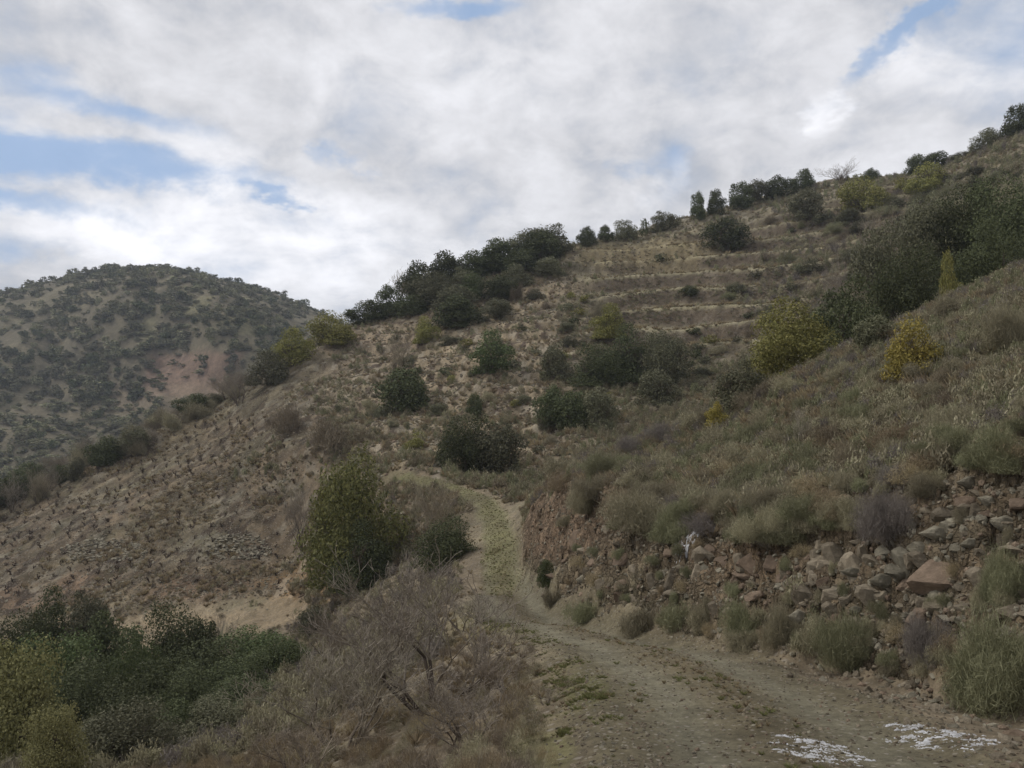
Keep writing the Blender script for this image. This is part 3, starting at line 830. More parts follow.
rnd = random.Random(5)
CATS = {'olivedark': 'bush', 'olivegrey': 'bush', 'oak': 'bush', 'oakgrey': 'bush', 'green': 'bush', 'olive': 'bush', 'gold': 'bush', 'scrub': 'shrub', 'scrubgreen': 'shrub', 'scrubviolet': 'shrub',
        'russet': 'shrub', 'dry': 'grass tuft', 'twig': 'bare bush', 'twigbrown': 'bare bush'}
LAND = [('the tall yellow-green tree by the track', 352, 520), ('the large yellow-green tree of the slope', 793, 342), ('the golden bush', 912, 348), ('the violet-grey bush over the rock face', 886, 515),
 ('the fresh green bush', 490, 352), ('the round dark bush of the spur', 404, 390), ('the large dark bush above the track', 480, 445), ('the big dark clump under the terraces', 628, 355),
 ('the three bushes over the talus', 575, 408), ('the lone dark bush above the terraces', 729, 235), ('the brownish bush under the skyline', 808, 205), ('the two upright skyline trees', 706, 200), ('the olive bush under the skyline', 860, 194),
 ('the snow remnant on the rim', 692, 532), ('the upright grey block', 896, 562), ('the big reddish boulder', 945, 570), ('the pale outcrop in the scrub', 664, 472), ('the green shrub at the lower right', 989, 655),
 ('the bend of the track', 500, 600), ('the dark red rock', 752, 570), ('the violet-grey shrub on the scree', 925, 637), ('the thin leafless sapling', 803, 430), ('the pale pointed stone', 991, 491), ('the dark grove', 960, 240),
 ('the brownish tree of the spur skyline', 548, 240), ('the red cutting by the bend', 560, 530), ('the yellow-green skyline bush', 330, 328), ('the vineyard hedge end', 240, 385), ('the small green spur bush', 472, 286), ('the little ochre bush', 716, 416), ('the right edge of the photo', 1020, 420), ('the left edge of the photo', 2, 490), ('the rounded grey-green bush of the bottom edge', 120, 740), ('the tallest gully tree', 48, 630)]
PEND = {}
AUTO = False
AUTOLAB = {'oak': 'dark green bush', 'oakgrey': 'grey-green bush', 'green': 'fresh green bush', 'olive': 'yellowish bush', 'scrub': 'grey shrub', 'scrubgreen': 'greenish shrub', 'scrubviolet': 'violet-grey shrub',
           'russet': 'russet shrub', 'dry': 'pale dry grass tuft', 'twig': 'grey leafless bush', 'twigbrown': 'brown leafless bush'}
def later(o, px, py, noun):
    if o is None: return
    b = min(LAND, key=lambda l: math.hypot(l[1] - px, l[2] - py))
    dx, dy = px - b[1], py - b[2]
    d = ('right of' if dx > 0 else 'left of') if abs(dx) > abs(dy) else ('below' if dy > 0 else 'above')
    PEND.setdefault((noun, d, b[0]), []).append((math.hypot(dx, dy), o))
ORD = ['nearest', 'second', 'third', 'fourth', 'fifth', 'sixth', 'seventh', 'eighth', 'ninth', 'tenth', 'eleventh', 'twelfth', 'thirteenth', 'fourteenth', 'fifteenth', 'sixteenth', 'seventeenth', 'eighteenth', 'nineteenth', 'twentieth']
def flush_labels():
    for (noun, d, b), lst in PEND.items():
        lst.sort(key=lambda t: t[0])
        for i, (_, o) in enumerate(lst):
            if len(lst) == 1: o['label'] = f'{noun} just {d} {b}'
            elif i < len(ORD): o['label'] = f'{ORD[i]} {noun} {d} {b}' if i else f'{noun} closest {d} {b}'
            else: o['label'] = f'{noun} farther {d} {b}'
    PEND.clear()
def put(px, top, base, w, kind, label, Y=None, tree=False, group=None, name=None, var=None, sink=0.03, tilt=0.0, parts=None, minh=0.0):
    """stand a plant at the spot the photograph shows: top and base rows, width in pixels; Y fixes the distance when the foot is hidden"""
    if Y is None:
        p, nrm = hit(px, base)
        if p is None or p.y > 200: return None
        x, y, z = p
    else:
        x, y, _ = at(px, base, Y)
        z, nrm = ground_z(x, y)
    ztop = at(px, top, y)[2]
    hgt = max(ztop - z, 0.25 if minh == 0 else minh)
    wid = max(w * y / F, 0.15)
    if parts is None: parts = (w >= 34 and kind in ('oak', 'oakgrey', 'green', 'olive', 'gold', 'olivegrey', 'olivedark'))
    cat = 'tree' if tree else CATS[kind]
    nm = name or {'tree': 'tree', 'bush': 'bush', 'shrub': 'shrub', 'bare bush': 'bare_bush', 'grass tuft': 'grass_tuft'}[cat]
    me = (var or rnd.choice(CROWN[kind]))
    if var is None and kind in FSCRUB and w >= 46: me = FSCRUB[kind]
    if var is None and kind in FINE and w >= 54: me = rnd.choice(FINE[kind])
    if not parts and kind in SMALLC and w < 18 and base - top < 19: me = rnd.choice(SMALLC[kind])
    rz = rnd.uniform(0, 6.283)
    if kind.startswith('scrub'): wid *= .88; hgt *= .93
    sx, sy, sz = wid * rnd.uniform(.97, 1.05), wid * rnd.uniform(.85, 1.1), hgt * (1 + sink)
    if parts:
        root = bpy.data.objects.new(nm, None); col.objects.link(root)
        root.empty_display_size = 0.2
        c = link('crown' if tree else 'foliage', me, root)
        if hgt > 1.35 * wid:
            cz = 1.35 * wid / hgt; c.scale = (1, 1, cz); c.location = (0, 0, 1 - cz)
        t_ = link('trunk' if tree else 'stems', rnd.choice(TRUNK if tree else STEMS), root)
    else:
        root = link(nm, me)
    root.location = (x, y, z - hgt * sink)
    root.rotation_euler = (0, tilt, rz)
    root.scale = (sx, sy, sz)
    root['label'] = label; root['category'] = cat
    if group:
        root['group'] = group
        if AUTO: later(root, px, (top + base) / 2 if Y is None else top + w * .4, AUTOLAB.get(kind, 'bush').replace('bush', 'tree' if cat == 'tree' else 'bush'))
    return root

def inpoly(x, y, poly):
    c = False; j = len(poly) - 1
    for i in range(len(poly)):
        if (poly[i][1] > y) != (poly[j][1] > y) and x < (poly[j][0] - poly[i][0]) * (y - poly[i][1]) / (poly[j][1] - poly[i][1]) + poly[i][0]:
            c = not c
        j = i
    return c
def sample(poly, n, seed, mind=0):
    r = random.Random(seed); out = []
    xs = [p[0] for p in poly]; ys = [p[1] for p in poly]
    tries = 0
    while len(out) < n and tries < n * 60:
        tries += 1
        x, y = r.uniform(min(xs), max(xs)), r.uniform(min(ys), max(ys))
        if not inpoly(x, y, poly): continue
        if mind and any((x - a) ** 2 + (y - b) ** 2 * 2 < mind * mind for a, b in out): continue
        out.append((x, y))
    return out
# ------------------------------------------------------------------ plants that can be pointed at
G = 'big green trees and bushes filling the gully'
put(354, 455, 586, 96, 'olivedark', 'tall yellow-green tree below the bend of the far track', tree=True)
put(328, 492, 587, 54, 'olivedark', 'lower yellow-green bush leaning on the tall tree left of the far track')
put(364, 522, 590, 62, 'oak', 'very dark green round bush at the foot of the tall yellow-green tree')
put(303, 483, 548, 48, 'twig', 'pale grey leafless bush left of the tall yellow-green tree')
put(447, 518, 566, 62, 'oak', 'dark bush with grey twigs just left of the far track')
put(436, 482, 545, 60, 'twigbrown', 'brown leafless bush above the dark bush left of the far track')
put(793, 298, 388, 80, 'olive', 'large yellow-green tree on the slope in front of the dark trees', Y=34.5, tree=True)
put(912, 318, 378, 46, 'gold', 'small golden autumn bush on the crest of the near slope')
put(716, 402, 430, 24, 'gold', 'little ochre bush on the crest left of the yellow-green tree')
put(742, 362, 408, 46, 'oakgrey', 'grey-green bush at the left foot of the large yellow-green tree')
put(855, 278, 360, 80, 'oak', 'lowest dark evergreen tree behind the near crest, right of the yellow-green tree', Y=42, tree=True)
put(908, 248, 350, 66, 'oak', 'dark evergreen tree behind the golden bush', Y=45, tree=True)
put(925, 200, 330, 62, 'oakgrey', 'grey-leaved tree above the golden bush in the dark grove', Y=56, tree=True)
put(965, 185, 320, 64, 'oak', 'tall dark tree in the middle of the grove by the right edge', Y=55, tree=True)
put(1008, 176, 300, 74, 'oak', 'tallest dark green tree of the grove, cut by the right edge', Y=52, tree=True)
put(988, 222, 310, 66, 'oak', 'rounded green tree at the front of the grove by the right edge', Y=42, tree=True)
put(950, 252, 320, 24, 'olive', 'slender yellow-green sapling inside the dark grove', Y=38)
put(876, 316, 352, 44, 'oakgrey', 'grey-green bush on the crest just left of the golden bush')
put(880, 225, 300, 46, 'oakgrey', 'grey bush above the lowest dark tree on the left of the grove', Y=62)
put(1005, 300, 350, 62, 'scrub', 'large grey shrub on the near slope under the dark grove, by the right edge')
put(948, 292, 320, 40, 'scrub', 'grey shrub on the crest between golden bush and right edge')
put(803, 408, 450, 22, 'twig', 'thin leafless sapling standing alone in the scrub of the near slope')
put(490, 330, 373, 44, 'green', 'fresh green bush on the rocky spur')
put(404, 368, 411, 50, 'oak', 'round dark bush on the stony spur below the brown twiggy bush')
put(397, 334, 378, 32, 'twigbrown', 'upright brown leafless bush above the round dark bush')
put(556, 344, 380, 34, 'oakgrey', 'grey round bush left of the big dark clump on the middle hill')
put(600, 343, 386, 58, 'oak', 'dark evergreen bush at the left of the big clump under the terraces')
put(628, 324, 382, 60, 'oak', 'tallest dark bush in the big clump under the terraces')
put(664, 332, 382, 58, 'oakgrey', 'grey-green bush at the right of the big clump under the terraces')
put(657, 370, 405, 42, 'oakgrey', 'rounded bush just below the big clump under the terraces')
put(552, 386, 426, 32, 'oak', 'leftmost of three dark bushes above the talus gully')
put(574, 391, 428, 34, 'oak', 'middle of three dark bushes above the talus gully')
put(599, 388, 428, 36, 'oakgrey', 'rightmost and greyest of three bushes above the talus gully')
put(466, 414, 474, 56, 'oak', 'large dark bush just above the end of the far track')
put(498, 424, 478, 52, 'oakgrey', 'large grey-green bush right of the dark one above the far track')
put(476, 394, 416, 15, 'oak', 'small upright dark shrub above the large dark bush by the far track')
put(612, 304, 338, 34, 'olive', 'yellowish bush above the big clump, by the lowest terrace')
put(424, 316, 343, 26, 'olive', 'small yellow-green bush below the ridge trees on the left')
put(330, 312, 345, 44, 'olive', 'yellow-green bush on the skyline where the far hill meets the ridge')
put(293, 328, 366, 40, 'olive', 'yellow-green bush left of the skyline one, against the far hill')
put(240, 362, 404, 46, 'twig', 'grey leafless bush on the edge of the vineyard against the far hill')
put(268, 350, 385, 40, 'oakgrey', 'dark grey bush between the leafless bush and the yellow-green ones on the edge')
put(285, 404, 432, 40, 'russet', 'brown bush at the top right of the vineyard')
put(335, 418, 450, 60, 'russet', 'wide russet bush on the bank above the vineyard path')
put(458, 296, 328, 52, 'oak', 'broad dark bush below the skyline trees of the rocky spur')
put(438, 274, 304, 60, 'oakgrey', 'broad grey-green bush on the spur under the skyline trees')
put(472, 272, 300, 28, 'green', 'small green bush between the grey-green bush and the skyline trees')
put(497, 298, 320, 34, 'oakgrey', 'low bush on the spur right of the broad dark bush')
put(518, 282, 302, 14, 'russet', 'tiny russet shrub on the spur below the large skyline tree')
put(729, 219, 250, 40, 'oak', 'round dark bush alone on the hill above the terraces')
put(808, 190, 221, 40, 'oakgrey', 'brownish grey round bush below the skyline right of the terraces')
put(860, 177, 212, 48, 'olive', 'olive bush just under the skyline beside the brownish grey bush')
put(928, 163, 192, 36, 'olive', 'olive bush under the long dark hedge of the skyline')
put(901, 176, 192, 16, 'olive', 'small olive bush between the two larger olive ones under the skyline')
put(600, 296, 318, 20, 'scrub', 'lone grey shrub at the left end of the terraces')
# skyline
SKYL = 'trees and bushes along the skyline'
for (px, top, base, w, kind, lab) in [
    (367, 300, 332, 40, 'oak', 'dark tree on the skyline right beside the yellow-green skyline bush'),
    (391, 286, 325, 30, 'oak', 'narrow dark tree on the skyline, second from the left'),
    (420, 262, 304, 36, 'oak', 'dark tree where the skyline begins to climb on the rocky spur'),
    (446, 253, 294, 42, 'oak', 'dark bushy tree left of the middle of the spur skyline'),
    (470, 252, 290, 40, 'oak', 'dark tree in the middle of the spur skyline'),
    (500, 240, 284, 42, 'oak', 'dark tree left of the large brownish skyline tree'),
    (522, 234, 276, 36, 'oakgrey', 'greyish tree touching the large brownish skyline tree'),
    (548, 225, 278, 50, 'oakgrey', 'largest brownish grey tree on the spur skyline'),
    (536, 246, 284, 48, 'oak', 'dark bush under the largest brownish grey skyline tree'),
    (586, 227, 248, 20, 'oak', 'first small dark bush on the skyline above the terraces'),
    (605, 226, 243, 18, 'oak', 'second small dark bush on the skyline above the terraces'),
    (624, 220, 240, 24, 'oakgrey', 'low greyish bush on the skyline above the terraces'),
    (644, 218, 234, 10, 'oak', 'very small pointed shrub on the skyline above the terraces'),
    (664, 211, 232, 28, 'oakgrey', 'flat-topped bush on the skyline left of the two upright trees'),
    (697, 193, 224, 17, 'oak', 'left of two upright dark trees standing free on the skyline'),
    (716, 190, 211, 17, 'oak', 'right of two upright dark trees standing free on the skyline'),
    (738, 183, 206, 25, 'oak', 'bush on the skyline right after the two upright trees'),
    (757, 180, 204, 26, 'oakgrey', 'greyish bush in the middle of the hedge on the skyline'),
    (777, 177, 202, 30, 'oak', 'dark right end of the hedge on the skyline'),
    (804, 169, 190, 24, 'oak', 'small bush on the skyline above the brownish round bush'),
    (841, 163, 186, 36, 'twigbrown', 'leafless bush showing against the clouds on the long skyline'),
    (870, 169, 184, 18, 'oak', 'small round bush on the skyline left of the long dark hedge'),
    (918, 154, 178, 26, 'oak', 'left bush of the long dark hedge on the skyline'),
    (938, 153, 174, 30, 'oak', 'right bush of the long dark hedge on the skyline'),
    (962, 152, 168, 22, 'oakgrey', 'small greyish bush where the skyline steepens'),
    (988, 129, 160, 28, 'oakgrey', 'greyish tree high on the skyline near the right edge'),
    (1016, 106, 148, 32, 'oak', 'highest dark tree on the skyline at the right edge')]:
    put(px, top, base, w, kind, lab, Y=float(np.interp(px, [r[0] for r in RIDGE], [r[2] for r in RIDGE])) - 2.5, group=SKYL, tree=(w >= 28 and kind != 'twigbrown'))
AUTO = True
for i, (x, y) in enumerate(sample([(376, 322), (400, 298), (430, 280), (470, 264), (520, 246), (550, 240), (556, 268), (530, 290), (480, 300), (430, 318)], 12, 61, 20)):
    kind = rnd.choice(['oak', 'oakgrey', 'oak', 'oakgrey', 'scrub'])
    s = rnd.uniform(24, 40)
    put(x, y - s * .55, y + s * .25, s * 1.2, kind, {'oak': 'dark bush', 'oakgrey': 'grey-green bush', 'scrub': 'grey shrub'}[kind] + ' in the thicket under the spur skyline', group='thicket under the spur skyline')
for (x, y, w, Y, kind) in [(835, 292, 50, 47, 'oak'), (940, 262, 70, 47, 'oak'), (975, 250, 70, 48, 'oak'), (1015, 235, 70, 44, 'oak'),
        (945, 215, 60, 62, 'oakgrey'), (985, 190, 66, 64, 'oak'), (1030, 200, 60, 60, 'oak'), (840, 245, 40, 78, 'twig'), (880, 210, 44, 80, 'twigbrown')]:
    put(x, y, y + 90, w, kind, {'oak': 'dark evergreen tree', 'oakgrey': 'grey-green tree', 'twig': 'grey leafless bush', 'twigbrown': 'brown leafless bush'}[kind] + ' in the dark grove', Y=Y, tree=kind.startswith('oak'), group='grove behind the near slope')
AUTO = False
TERRP = [(572, 240), (700, 232), (880, 235), (880, 262), (820, 300), (700, 345), (584, 342)]
# gully bottom left
for (px, top, w, kind, Y, lab) in [
    (48, 588, 58, 'oak', 44, 'tallest dark tree in the gully, left of the paler trunked one'),
    (84, 592, 40, 'oakgrey', 43, 'narrow greyish tree beside the tallest dark tree in the gully'),
    (172, 604, 66, 'oak', 42, 'dark tree sticking up in the middle of the gully thicket'),
    (128, 628, 76, 'oak', 37, 'broad dark green tree in the left half of the gully thicket'),
    (58, 636, 92, 'green', 33, 'broad mid-green tree in front of the tallest dark tree of the gully'),
    (205, 640, 78, 'oak', 36, 'dark tree in the right half of the gully thicket'),
    (150, 662, 96, 'oak', 30, 'large dark green tree at the front of the gully thicket'),
    (262, 628, 78, 'green', 38, 'green tree at the right end of the gully thicket'),
    (238, 655, 70, 'oak', 33, 'dark tree below the green one at the right end of the thicket')]:
    put(px, top, 700, w, kind, lab, Y=Y, tree=True, group='trees filling the gully at the lower left')
AUTO = True
for (px, top, w, kind, Y) in [(20, 610, 60, 'oak', 40), (105, 612, 50, 'oak', 40), (145, 640, 60, 'green', 35), (90, 660, 80, 'oak', 31), (185, 668, 80, 'oak', 29), (240, 678, 80, 'oak', 29), (120, 684, 90, 'oak', 26),
        (285, 640, 60, 'green', 36), (205, 620, 44, 'oak', 41), (60, 672, 90, 'oak', 28), (180, 700, 80, 'oak', 24), (262, 700, 60, 'oak', 27), (90, 725, 90, 'oakgrey', 20), (170, 735, 80, 'twig', 20)]:
    put(px, top, 700, w, kind, {'oak': 'dark green tree', 'oakgrey': 'grey-green tree', 'green': 'green tree', 'twig': 'grey leafless bush'}[kind] + ' in the gully thicket', Y=Y, tree=kind != 'twig', group='trees filling the gully at the lower left')
AUTO = False
put(228, 612, 700, 50, 'twig', 'leafless grey bush between two dark trees of the gully thicket', Y=43)
put(314, 606, 700, 36, 'oakgrey', 'grey-green bush at the right border of the gully by the lower track', Y=45)
put(120, 702, 800, 100, 'oakgrey', 'rounded grey-green bush at the bottom edge of the photo, in front of the thicket', Y=20)
put(14, 642, 800, 90, 'olivegrey', 'yellowish grey tree at the left edge in front of the thicket', Y=22, tree=True)
put(50, 705, 820, 64, 'olivegrey', 'yellowish bush in the bottom left corner', Y=17)
put(215, 700, 800, 70, 'oakgrey', 'grey bush at the bottom edge right of the rounded grey-green bush', Y=24)
put(-40, 620, 800, 90, 'oak', 'dark tree just outside the left edge', Y=30, tree=True) if False else None
# big leafless bushes in the foreground
for (px, top, w, Y, v, lab) in [
    (432, 566, 190, 12.5, 0, 'largest grey leafless bush in the foreground left of the track'),
    (345, 632, 150, 12.0, 1, 'wide grey leafless bush left of the largest one'),
    (508, 640, 84, 11.0, 2, 'brown leafless bush between the largest bare bush and the track'),
    (396, 572, 90, 19.0, 2, 'brownish leafless bush behind the largest bare bush'),
    (462, 592, 76, 20.0, 1, 'grey leafless bush behind, nearest to the bend of the track'),
    (470, 672, 130, 8.6, 0, 'leafless bush at the bottom edge under the largest one'),
    (545, 690, 60, 9.2, 2, 'small brown leafless bush on the verge of the track'),
    (300, 715, 130, 10.0, 2, 'brown leafless bush at the bottom edge left of the others'),
    (330, 590, 70, 27.0, 2, 'small brown leafless bush above the left end of the bare thicket')]:
    put(px, top, 740, w, 'twig', lab, Y=Y, var=BIGTWIG[v], group='leafless bushes on the left verge of the track')
# shrubs along the foot of the cutting and marked ones on the slope
for (px, top, base, w, kind, lab) in [
    (989, 606, 706, 96, 'scrubgreen', 'large green shrub at the foot of the bank by the right edge'),
    (925, 610, 664, 50, 'scrubviolet', 'violet-grey dead shrub on the scree by the track'),
    (850, 608, 668, 56, 'scrubgreen', 'green rounded shrub left of the violet-grey one at the foot of the bank'),
    (886, 486, 542, 66, 'scrubviolet', 'violet-grey round shrub on top of the rock face above the grey block'),
    (812, 612, 652, 44, 'scrub', 'grey shrub left of the green rounded shrub beside the track'),
    (778, 600, 648, 46, 'scrub', 'grey-brown shrub against the rock face below the red rock'),
    (742, 596, 640, 40, 'scrubgreen', 'dark green shrub at the foot of the red rock'),
    (740, 628, 652, 40, 'scrub', 'low shrub at the very edge of the track under the dark green shrub'),
    (700, 600, 636, 36, 'scrub', 'grey shrub at the foot of the cutting, fourth from the far end'),
    (672, 598, 632, 42, 'scrubgreen', 'green shrub at the foot of the cutting, third from the far end'),
    (636, 602, 632, 38, 'scrub', 'grey shrub at the foot of the cutting, second from the far end'),
    (583, 598, 622, 34, 'scrubgreen', 'dark green shrub at the foot of the red cutting near the bend'),
    (550, 586, 608, 24, 'scrub', 'grey shrub where the red cutting meets the bend of the track'),
    (548, 560, 586, 18, 'oak', 'small dark shrub at the foot of the red cutting beyond the bend'),
    (1000, 545, 600, 50, 'scrubgreen', 'green shrub among the stones at the right edge'),
    (640, 486, 530, 90, 'scrub', 'wide grey-green shrub over the rim of the cutting'),
    (672, 506, 540, 50, 'scrubgreen', 'green shrub on the rim just left of the white snow remnant'),
    (590, 480, 512, 50, 'scrub', 'grey shrub above the red cutting'),
    (960, 400, 440, 60, 'scrub', 'grey shrub high on the near slope above the stones'),
    (1000, 420, 470, 60, 'scrubgreen', 'green-grey shrub above the stones near the right edge'),
    (850, 440, 480, 50, 'russet', 'russet shrub in the brown grass of the near slope'),
    (560, 455, 480, 44, 'scrub', 'grey shrub at the lower left end of the near slope')]:
    put(px, top, base, w, kind, lab)

r2 = random.Random(77)
AUTO = True
SLOPE = [(530, 495), (580, 470), (640, 446), (740, 410), (800, 378), (900, 332), (1024, 275), (1045, 275), (1045, 455), (960, 478), (900, 512), (840, 535), (740, 545), (680, 525), (600, 500)]
for (x, y) in sample(SLOPE, 185, 9, 15):
    s = np.interp(y, [300, 420, 540], [18, 27, 36]) * r2.uniform(.6, 1.35)
    kind = r2.choices(['scrub', 'scrubgreen', 'russet', 'dry', 'scrubviolet'], [6, 3.2, 1, 2 if y > 400 else 1.2, .8])[0]
    lab = {'scrub': 'grey-green scrub shrub on the near slope among many alike', 'scrubgreen': 'greener scrub shrub on the near slope among many alike',
           'russet': 'small russet shrub on the near slope', 'dry': 'pale dry grass tuft on the near slope', 'scrubviolet': 'small violet-grey shrub on the near slope'}[kind]
    put(x, y - s * .62, y + 1, s * 1.15, kind, lab, group={'dry': 'dry grass tufts on the near slope'}.get(kind, 'scrub shrubs on the near slope'))
# foot of the cutting, small ones
for (x, y) in sample([(560, 606), (640, 624), (760, 644), (860, 672), (960, 700), (1040, 715), (1040, 660), (940, 640), (820, 625), (700, 600), (600, 590)], 46, 12, 12):
    s = np.interp(x, [560, 1000], [12, 34]) * r2.uniform(.6, 1.1)
    kind = r2.choice(['scrub', 'scrubgreen', 'scrub', 'dry'])
    put(x, y - s * .6, y + 1, s * 1.1, kind, 'pale dry grass tuft between stones along the foot of the cutting' if kind == 'dry' else ('grey' if kind == 'scrub' else 'green') + ' small shrub along the foot of the cutting',
        group='dry grass tufts along the cutting' if kind == 'dry' else 'small shrubs along the foot of the cutting')
for (x, y) in sample([(560, 590), (700, 610), (840, 630), (1030, 640), (1030, 480), (900, 540), (740, 560), (600, 515), (560, 520)], 34, 13, 16):
    s = r2.uniform(9, 22)
    kind = r2.choice(['scrub', 'scrubgreen', 'dry'])
    put(x, y - s * .6, y + 1, s * 1.1, kind, 'dry grass tuft growing out of the rock face' if kind == 'dry' else 'small ' + ('grey' if kind == 'scrub' else 'green') + ' shrub growing out of the rock face',
        group='plants growing out of the rock face')
# middle hill: small bushes
MID = [(400, 330), (450, 325), (560, 290), (640, 250), (760, 215), (900, 195), (1000, 160), (1024, 175), (960, 200), (880, 260), (830, 300), (740, 345), (700, 400), (640, 430), (560, 450), (520, 470), (440, 460), (380, 440), (330, 440), (350, 380)]
for (x, y) in sample(MID, 190, 21, 9):
    if inpoly(x, y, TERRP) and r2.random() < .8: continue
    s = r2.uniform(6, 16)
    kind = r2.choices(['oakgrey', 'scrub', 'scrubgreen', 'oak', 'olive', 'russet'], [6, 2, 1, 3, 1.2, .6])[0]
    put(x, y - s * .62, y + 1, s * 1.25, kind, {'oakgrey': 'small greyish bush', 'scrub': 'small grey shrub', 'scrubgreen': 'small green shrub', 'oak': 'small dark bush', 'olive': 'small yellowish bush', 'russet': 'small russet shrub'}[kind] + ' scattered over the middle hill',
        group='small bushes scattered over the middle hill')
UP = [(720, 300), (760, 262), (860, 215), (1000, 165), (1024, 180), (960, 205), (900, 240), (850, 285), (780, 300)]
for (x, y) in sample(UP, 70, 24, 9):
    if inpoly(x, y, TERRP) and r2.random() < .6: continue
    s = r2.uniform(9, 20)
    kind = r2.choice(['oakgrey', 'twigbrown', 'oakgrey', 'scrubgreen', 'twig'])
    put(x, y - s * .6, y + 1, s * 1.3, kind, {'oakgrey': 'grey-green bush', 'twigbrown': 'brown leafless bush', 'scrubgreen': 'green shrub', 'twig': 'grey leafless bush'}[kind] + ' in the thick brush right of the terraces',
        group='bushes in the brush right of the terraces')
# brush along the edge of the vineyard against the far hill
edge = [(-10, 492), (40, 478), (100, 456), (150, 432), (200, 408), (235, 390)]
for i in range(52):
    x = -15 + i * 5.0 + r2.uniform(-4, 4)
    yb = float(np.interp(x, [e[0] for e in edge], [e[1] for e in edge])) + r2.uniform(-1, 12)
    s = r2.uniform(9, 24)
    kind = r2.choice(['oakgrey', 'twig', 'scrub', 'scrub', 'oak', 'twigbrown'])
    put(x, yb - s, yb, s * 1.5, kind, {'oakgrey': 'grey-green bush', 'twig': 'leafless bush', 'scrub': 'grey shrub', 'twigbrown': 'brown leafless bush', 'oak': 'dark bush'}[kind] + ' in the hedge along the outer edge of the vineyard',
        Y=float(np.interp(x, [r[0] for r in RIDGE], [r[2] for r in RIDGE])) + r2.uniform(-9, 1), group='hedge along the outer edge of the vineyard')

flush_labels(); AUTO = False
# ------------------------------------------------------------------ vineyard
def vine_mesh(seed):
    v, f = prisms(twig_segs(seed, stems=2, depth=2, spread=.5, r0=.10, length=.38, up=.2, rmin=.03), 4)
    return mesh_np('vine', fit_unit(v), f, LM['vine'])
VINES = [vine_mesh(800 + i) for i in range(4)]
r3 = random.Random(8)
VPOLY = [(0, 500), (60, 480), (150, 445), (215, 415), (270, 420), (300, 450), (290, 540), (300, 592), (150, 592), (0, 598)]
cand = []
for row in range(34):
    for k in range(62):
        X = -75 + k * 1.55 + r3.uniform(-.25, .25) + (row % 2) * .7
        Yv = 62 + row * 1.55 + r3.uniform(-.3, .3) + 3 * math.sin(k * .12)
        if r3.random() < .25: continue
        z, n = ground_z(X, Yv)
        qx, qy = project(np.array([X]), np.array([Yv]), np.array([z]))
        if inpoly(qx[0], qy[0], VPOLY): cand.append((Yv, X, z, qx[0], qy[0]))
cand.sort()
def place_vine(c, nm='vine'):
    o = link(nm, r3.choice(VINES))
    s = r3.uniform(.32, .62)
    o.location = (c[1], c[0], c[2] - .03); o.scale = (s * 1.15, s * 1.1, s * .9); o.rotation_euler = (0, 0, r3.uniform(0, 6.28))
    return o
for c in cand[:300]:
    o = place_vine(c)
    o['label'] = 'pruned dark vine stock in the rows of the sloping vineyard'; o['category'] = 'vine'; o['group'] = 'pruned vine stocks in the vineyard'

# ------------------------------------------------------------------ "stuff": one object each, geometry nodes on points
def stuff(name, protos, P_, seed, smin, smax, align=0.0, flat=(1, 1, 1), nrm=None, label=None):
    r = rng(seed)
    P_ = np.asarray(P_, dtype=np.float32); n = len(P_)
    me = bpy.data.meshes.new(name); me.vertices.add(n); me.vertices.foreach_set('co', P_.ravel())
    rot = np.zeros((n, 3), dtype=np.float32); rot[:, 2] = r.uniform(0, 6.283, n)
    if align: rot[:, :2] = r.uniform(-align, align, (n, 2))
    s = (r.uniform(0, 1, n) ** 1.6 * (smax - smin) + smin)
    if np.ndim(s) == 0: s = np.full(n, s)
    sc = (s[:, None] * np.array(flat)[None] * r.uniform(.8, 1.2, (n, 3))).astype(np.float32)
    for nm, d in (('rot', rot), ('scl', sc)):
        a = me.attributes.new(nm, 'FLOAT_VECTOR', 'POINT'); a.data.foreach_set('vector', d.ravel())
    a = me.attributes.new('pick', 'INT', 'POINT'); a.data.foreach_set('value', r.integers(0, len(protos), n).astype(np.int32))
    o = link(name, me, kind='stuff')
    if label: o['label'] = label
    ng = bpy.data.node_groups.new(name + '_nodes', 'GeometryNodeTree')
    ng.interface.new_socket('Geometry', in_out='INPUT', socket_type='NodeSocketGeometry')
    ng.interface.new_socket('Geometry', in_out='OUTPUT', socket_type='NodeSocketGeometry')
    gi = N(ng, 'NodeGroupInput'); go = N(ng, 'NodeGroupOutput'); jn = N(ng, 'GeometryNodeJoinGeometry')
    def attr(nm, ty):
        a_ = N(ng, 'GeometryNodeInputNamedAttribute', data_type=ty); a_.inputs[0].default_value = nm; return a_.outputs[0]
    pr, ps, pp = attr('rot', 'FLOAT_VECTOR'), attr('scl', 'FLOAT_VECTOR'), attr('pick', 'INT')
    e2r = N(ng, 'FunctionNodeEulerToRotation'); L(ng, pr, e2r.inputs[0])
    for i, m in enumerate(protos):
        po = bpy.data.objects.new(name + '_piece', m)
        oi = N(ng, 'GeometryNodeObjectInfo'); oi.inputs[0].default_value = po; oi.inputs['As Instance'].default_value = True
        ip = N(ng, 'GeometryNodeInstanceOnPoints')
        cmpn = N(ng, 'FunctionNodeCompare', data_type='INT', operation='EQUAL')
        ii = [s_ for s_ in cmpn.inputs if s_.enabled]
        L(ng, pp, ii[0]); ii[1].default_value = i
        L(ng, gi.outputs[0], ip.inputs['Points']); L(ng, cmpn.outputs[0], ip.inputs['Selection'])
        L(ng, oi.outputs['Geometry'], ip.inputs['Instance']); L(ng, e2r.outputs[0], ip.inputs['Rotation']); L(ng, ps, ip.inputs['Scale'])
        L(ng, ip.outputs[0], jn.inputs[0])
    L(ng, jn.outputs[0], go.inputs[0])
    md = o.modifiers.new('scatter', 'NODES'); md.node_group = ng
    return o
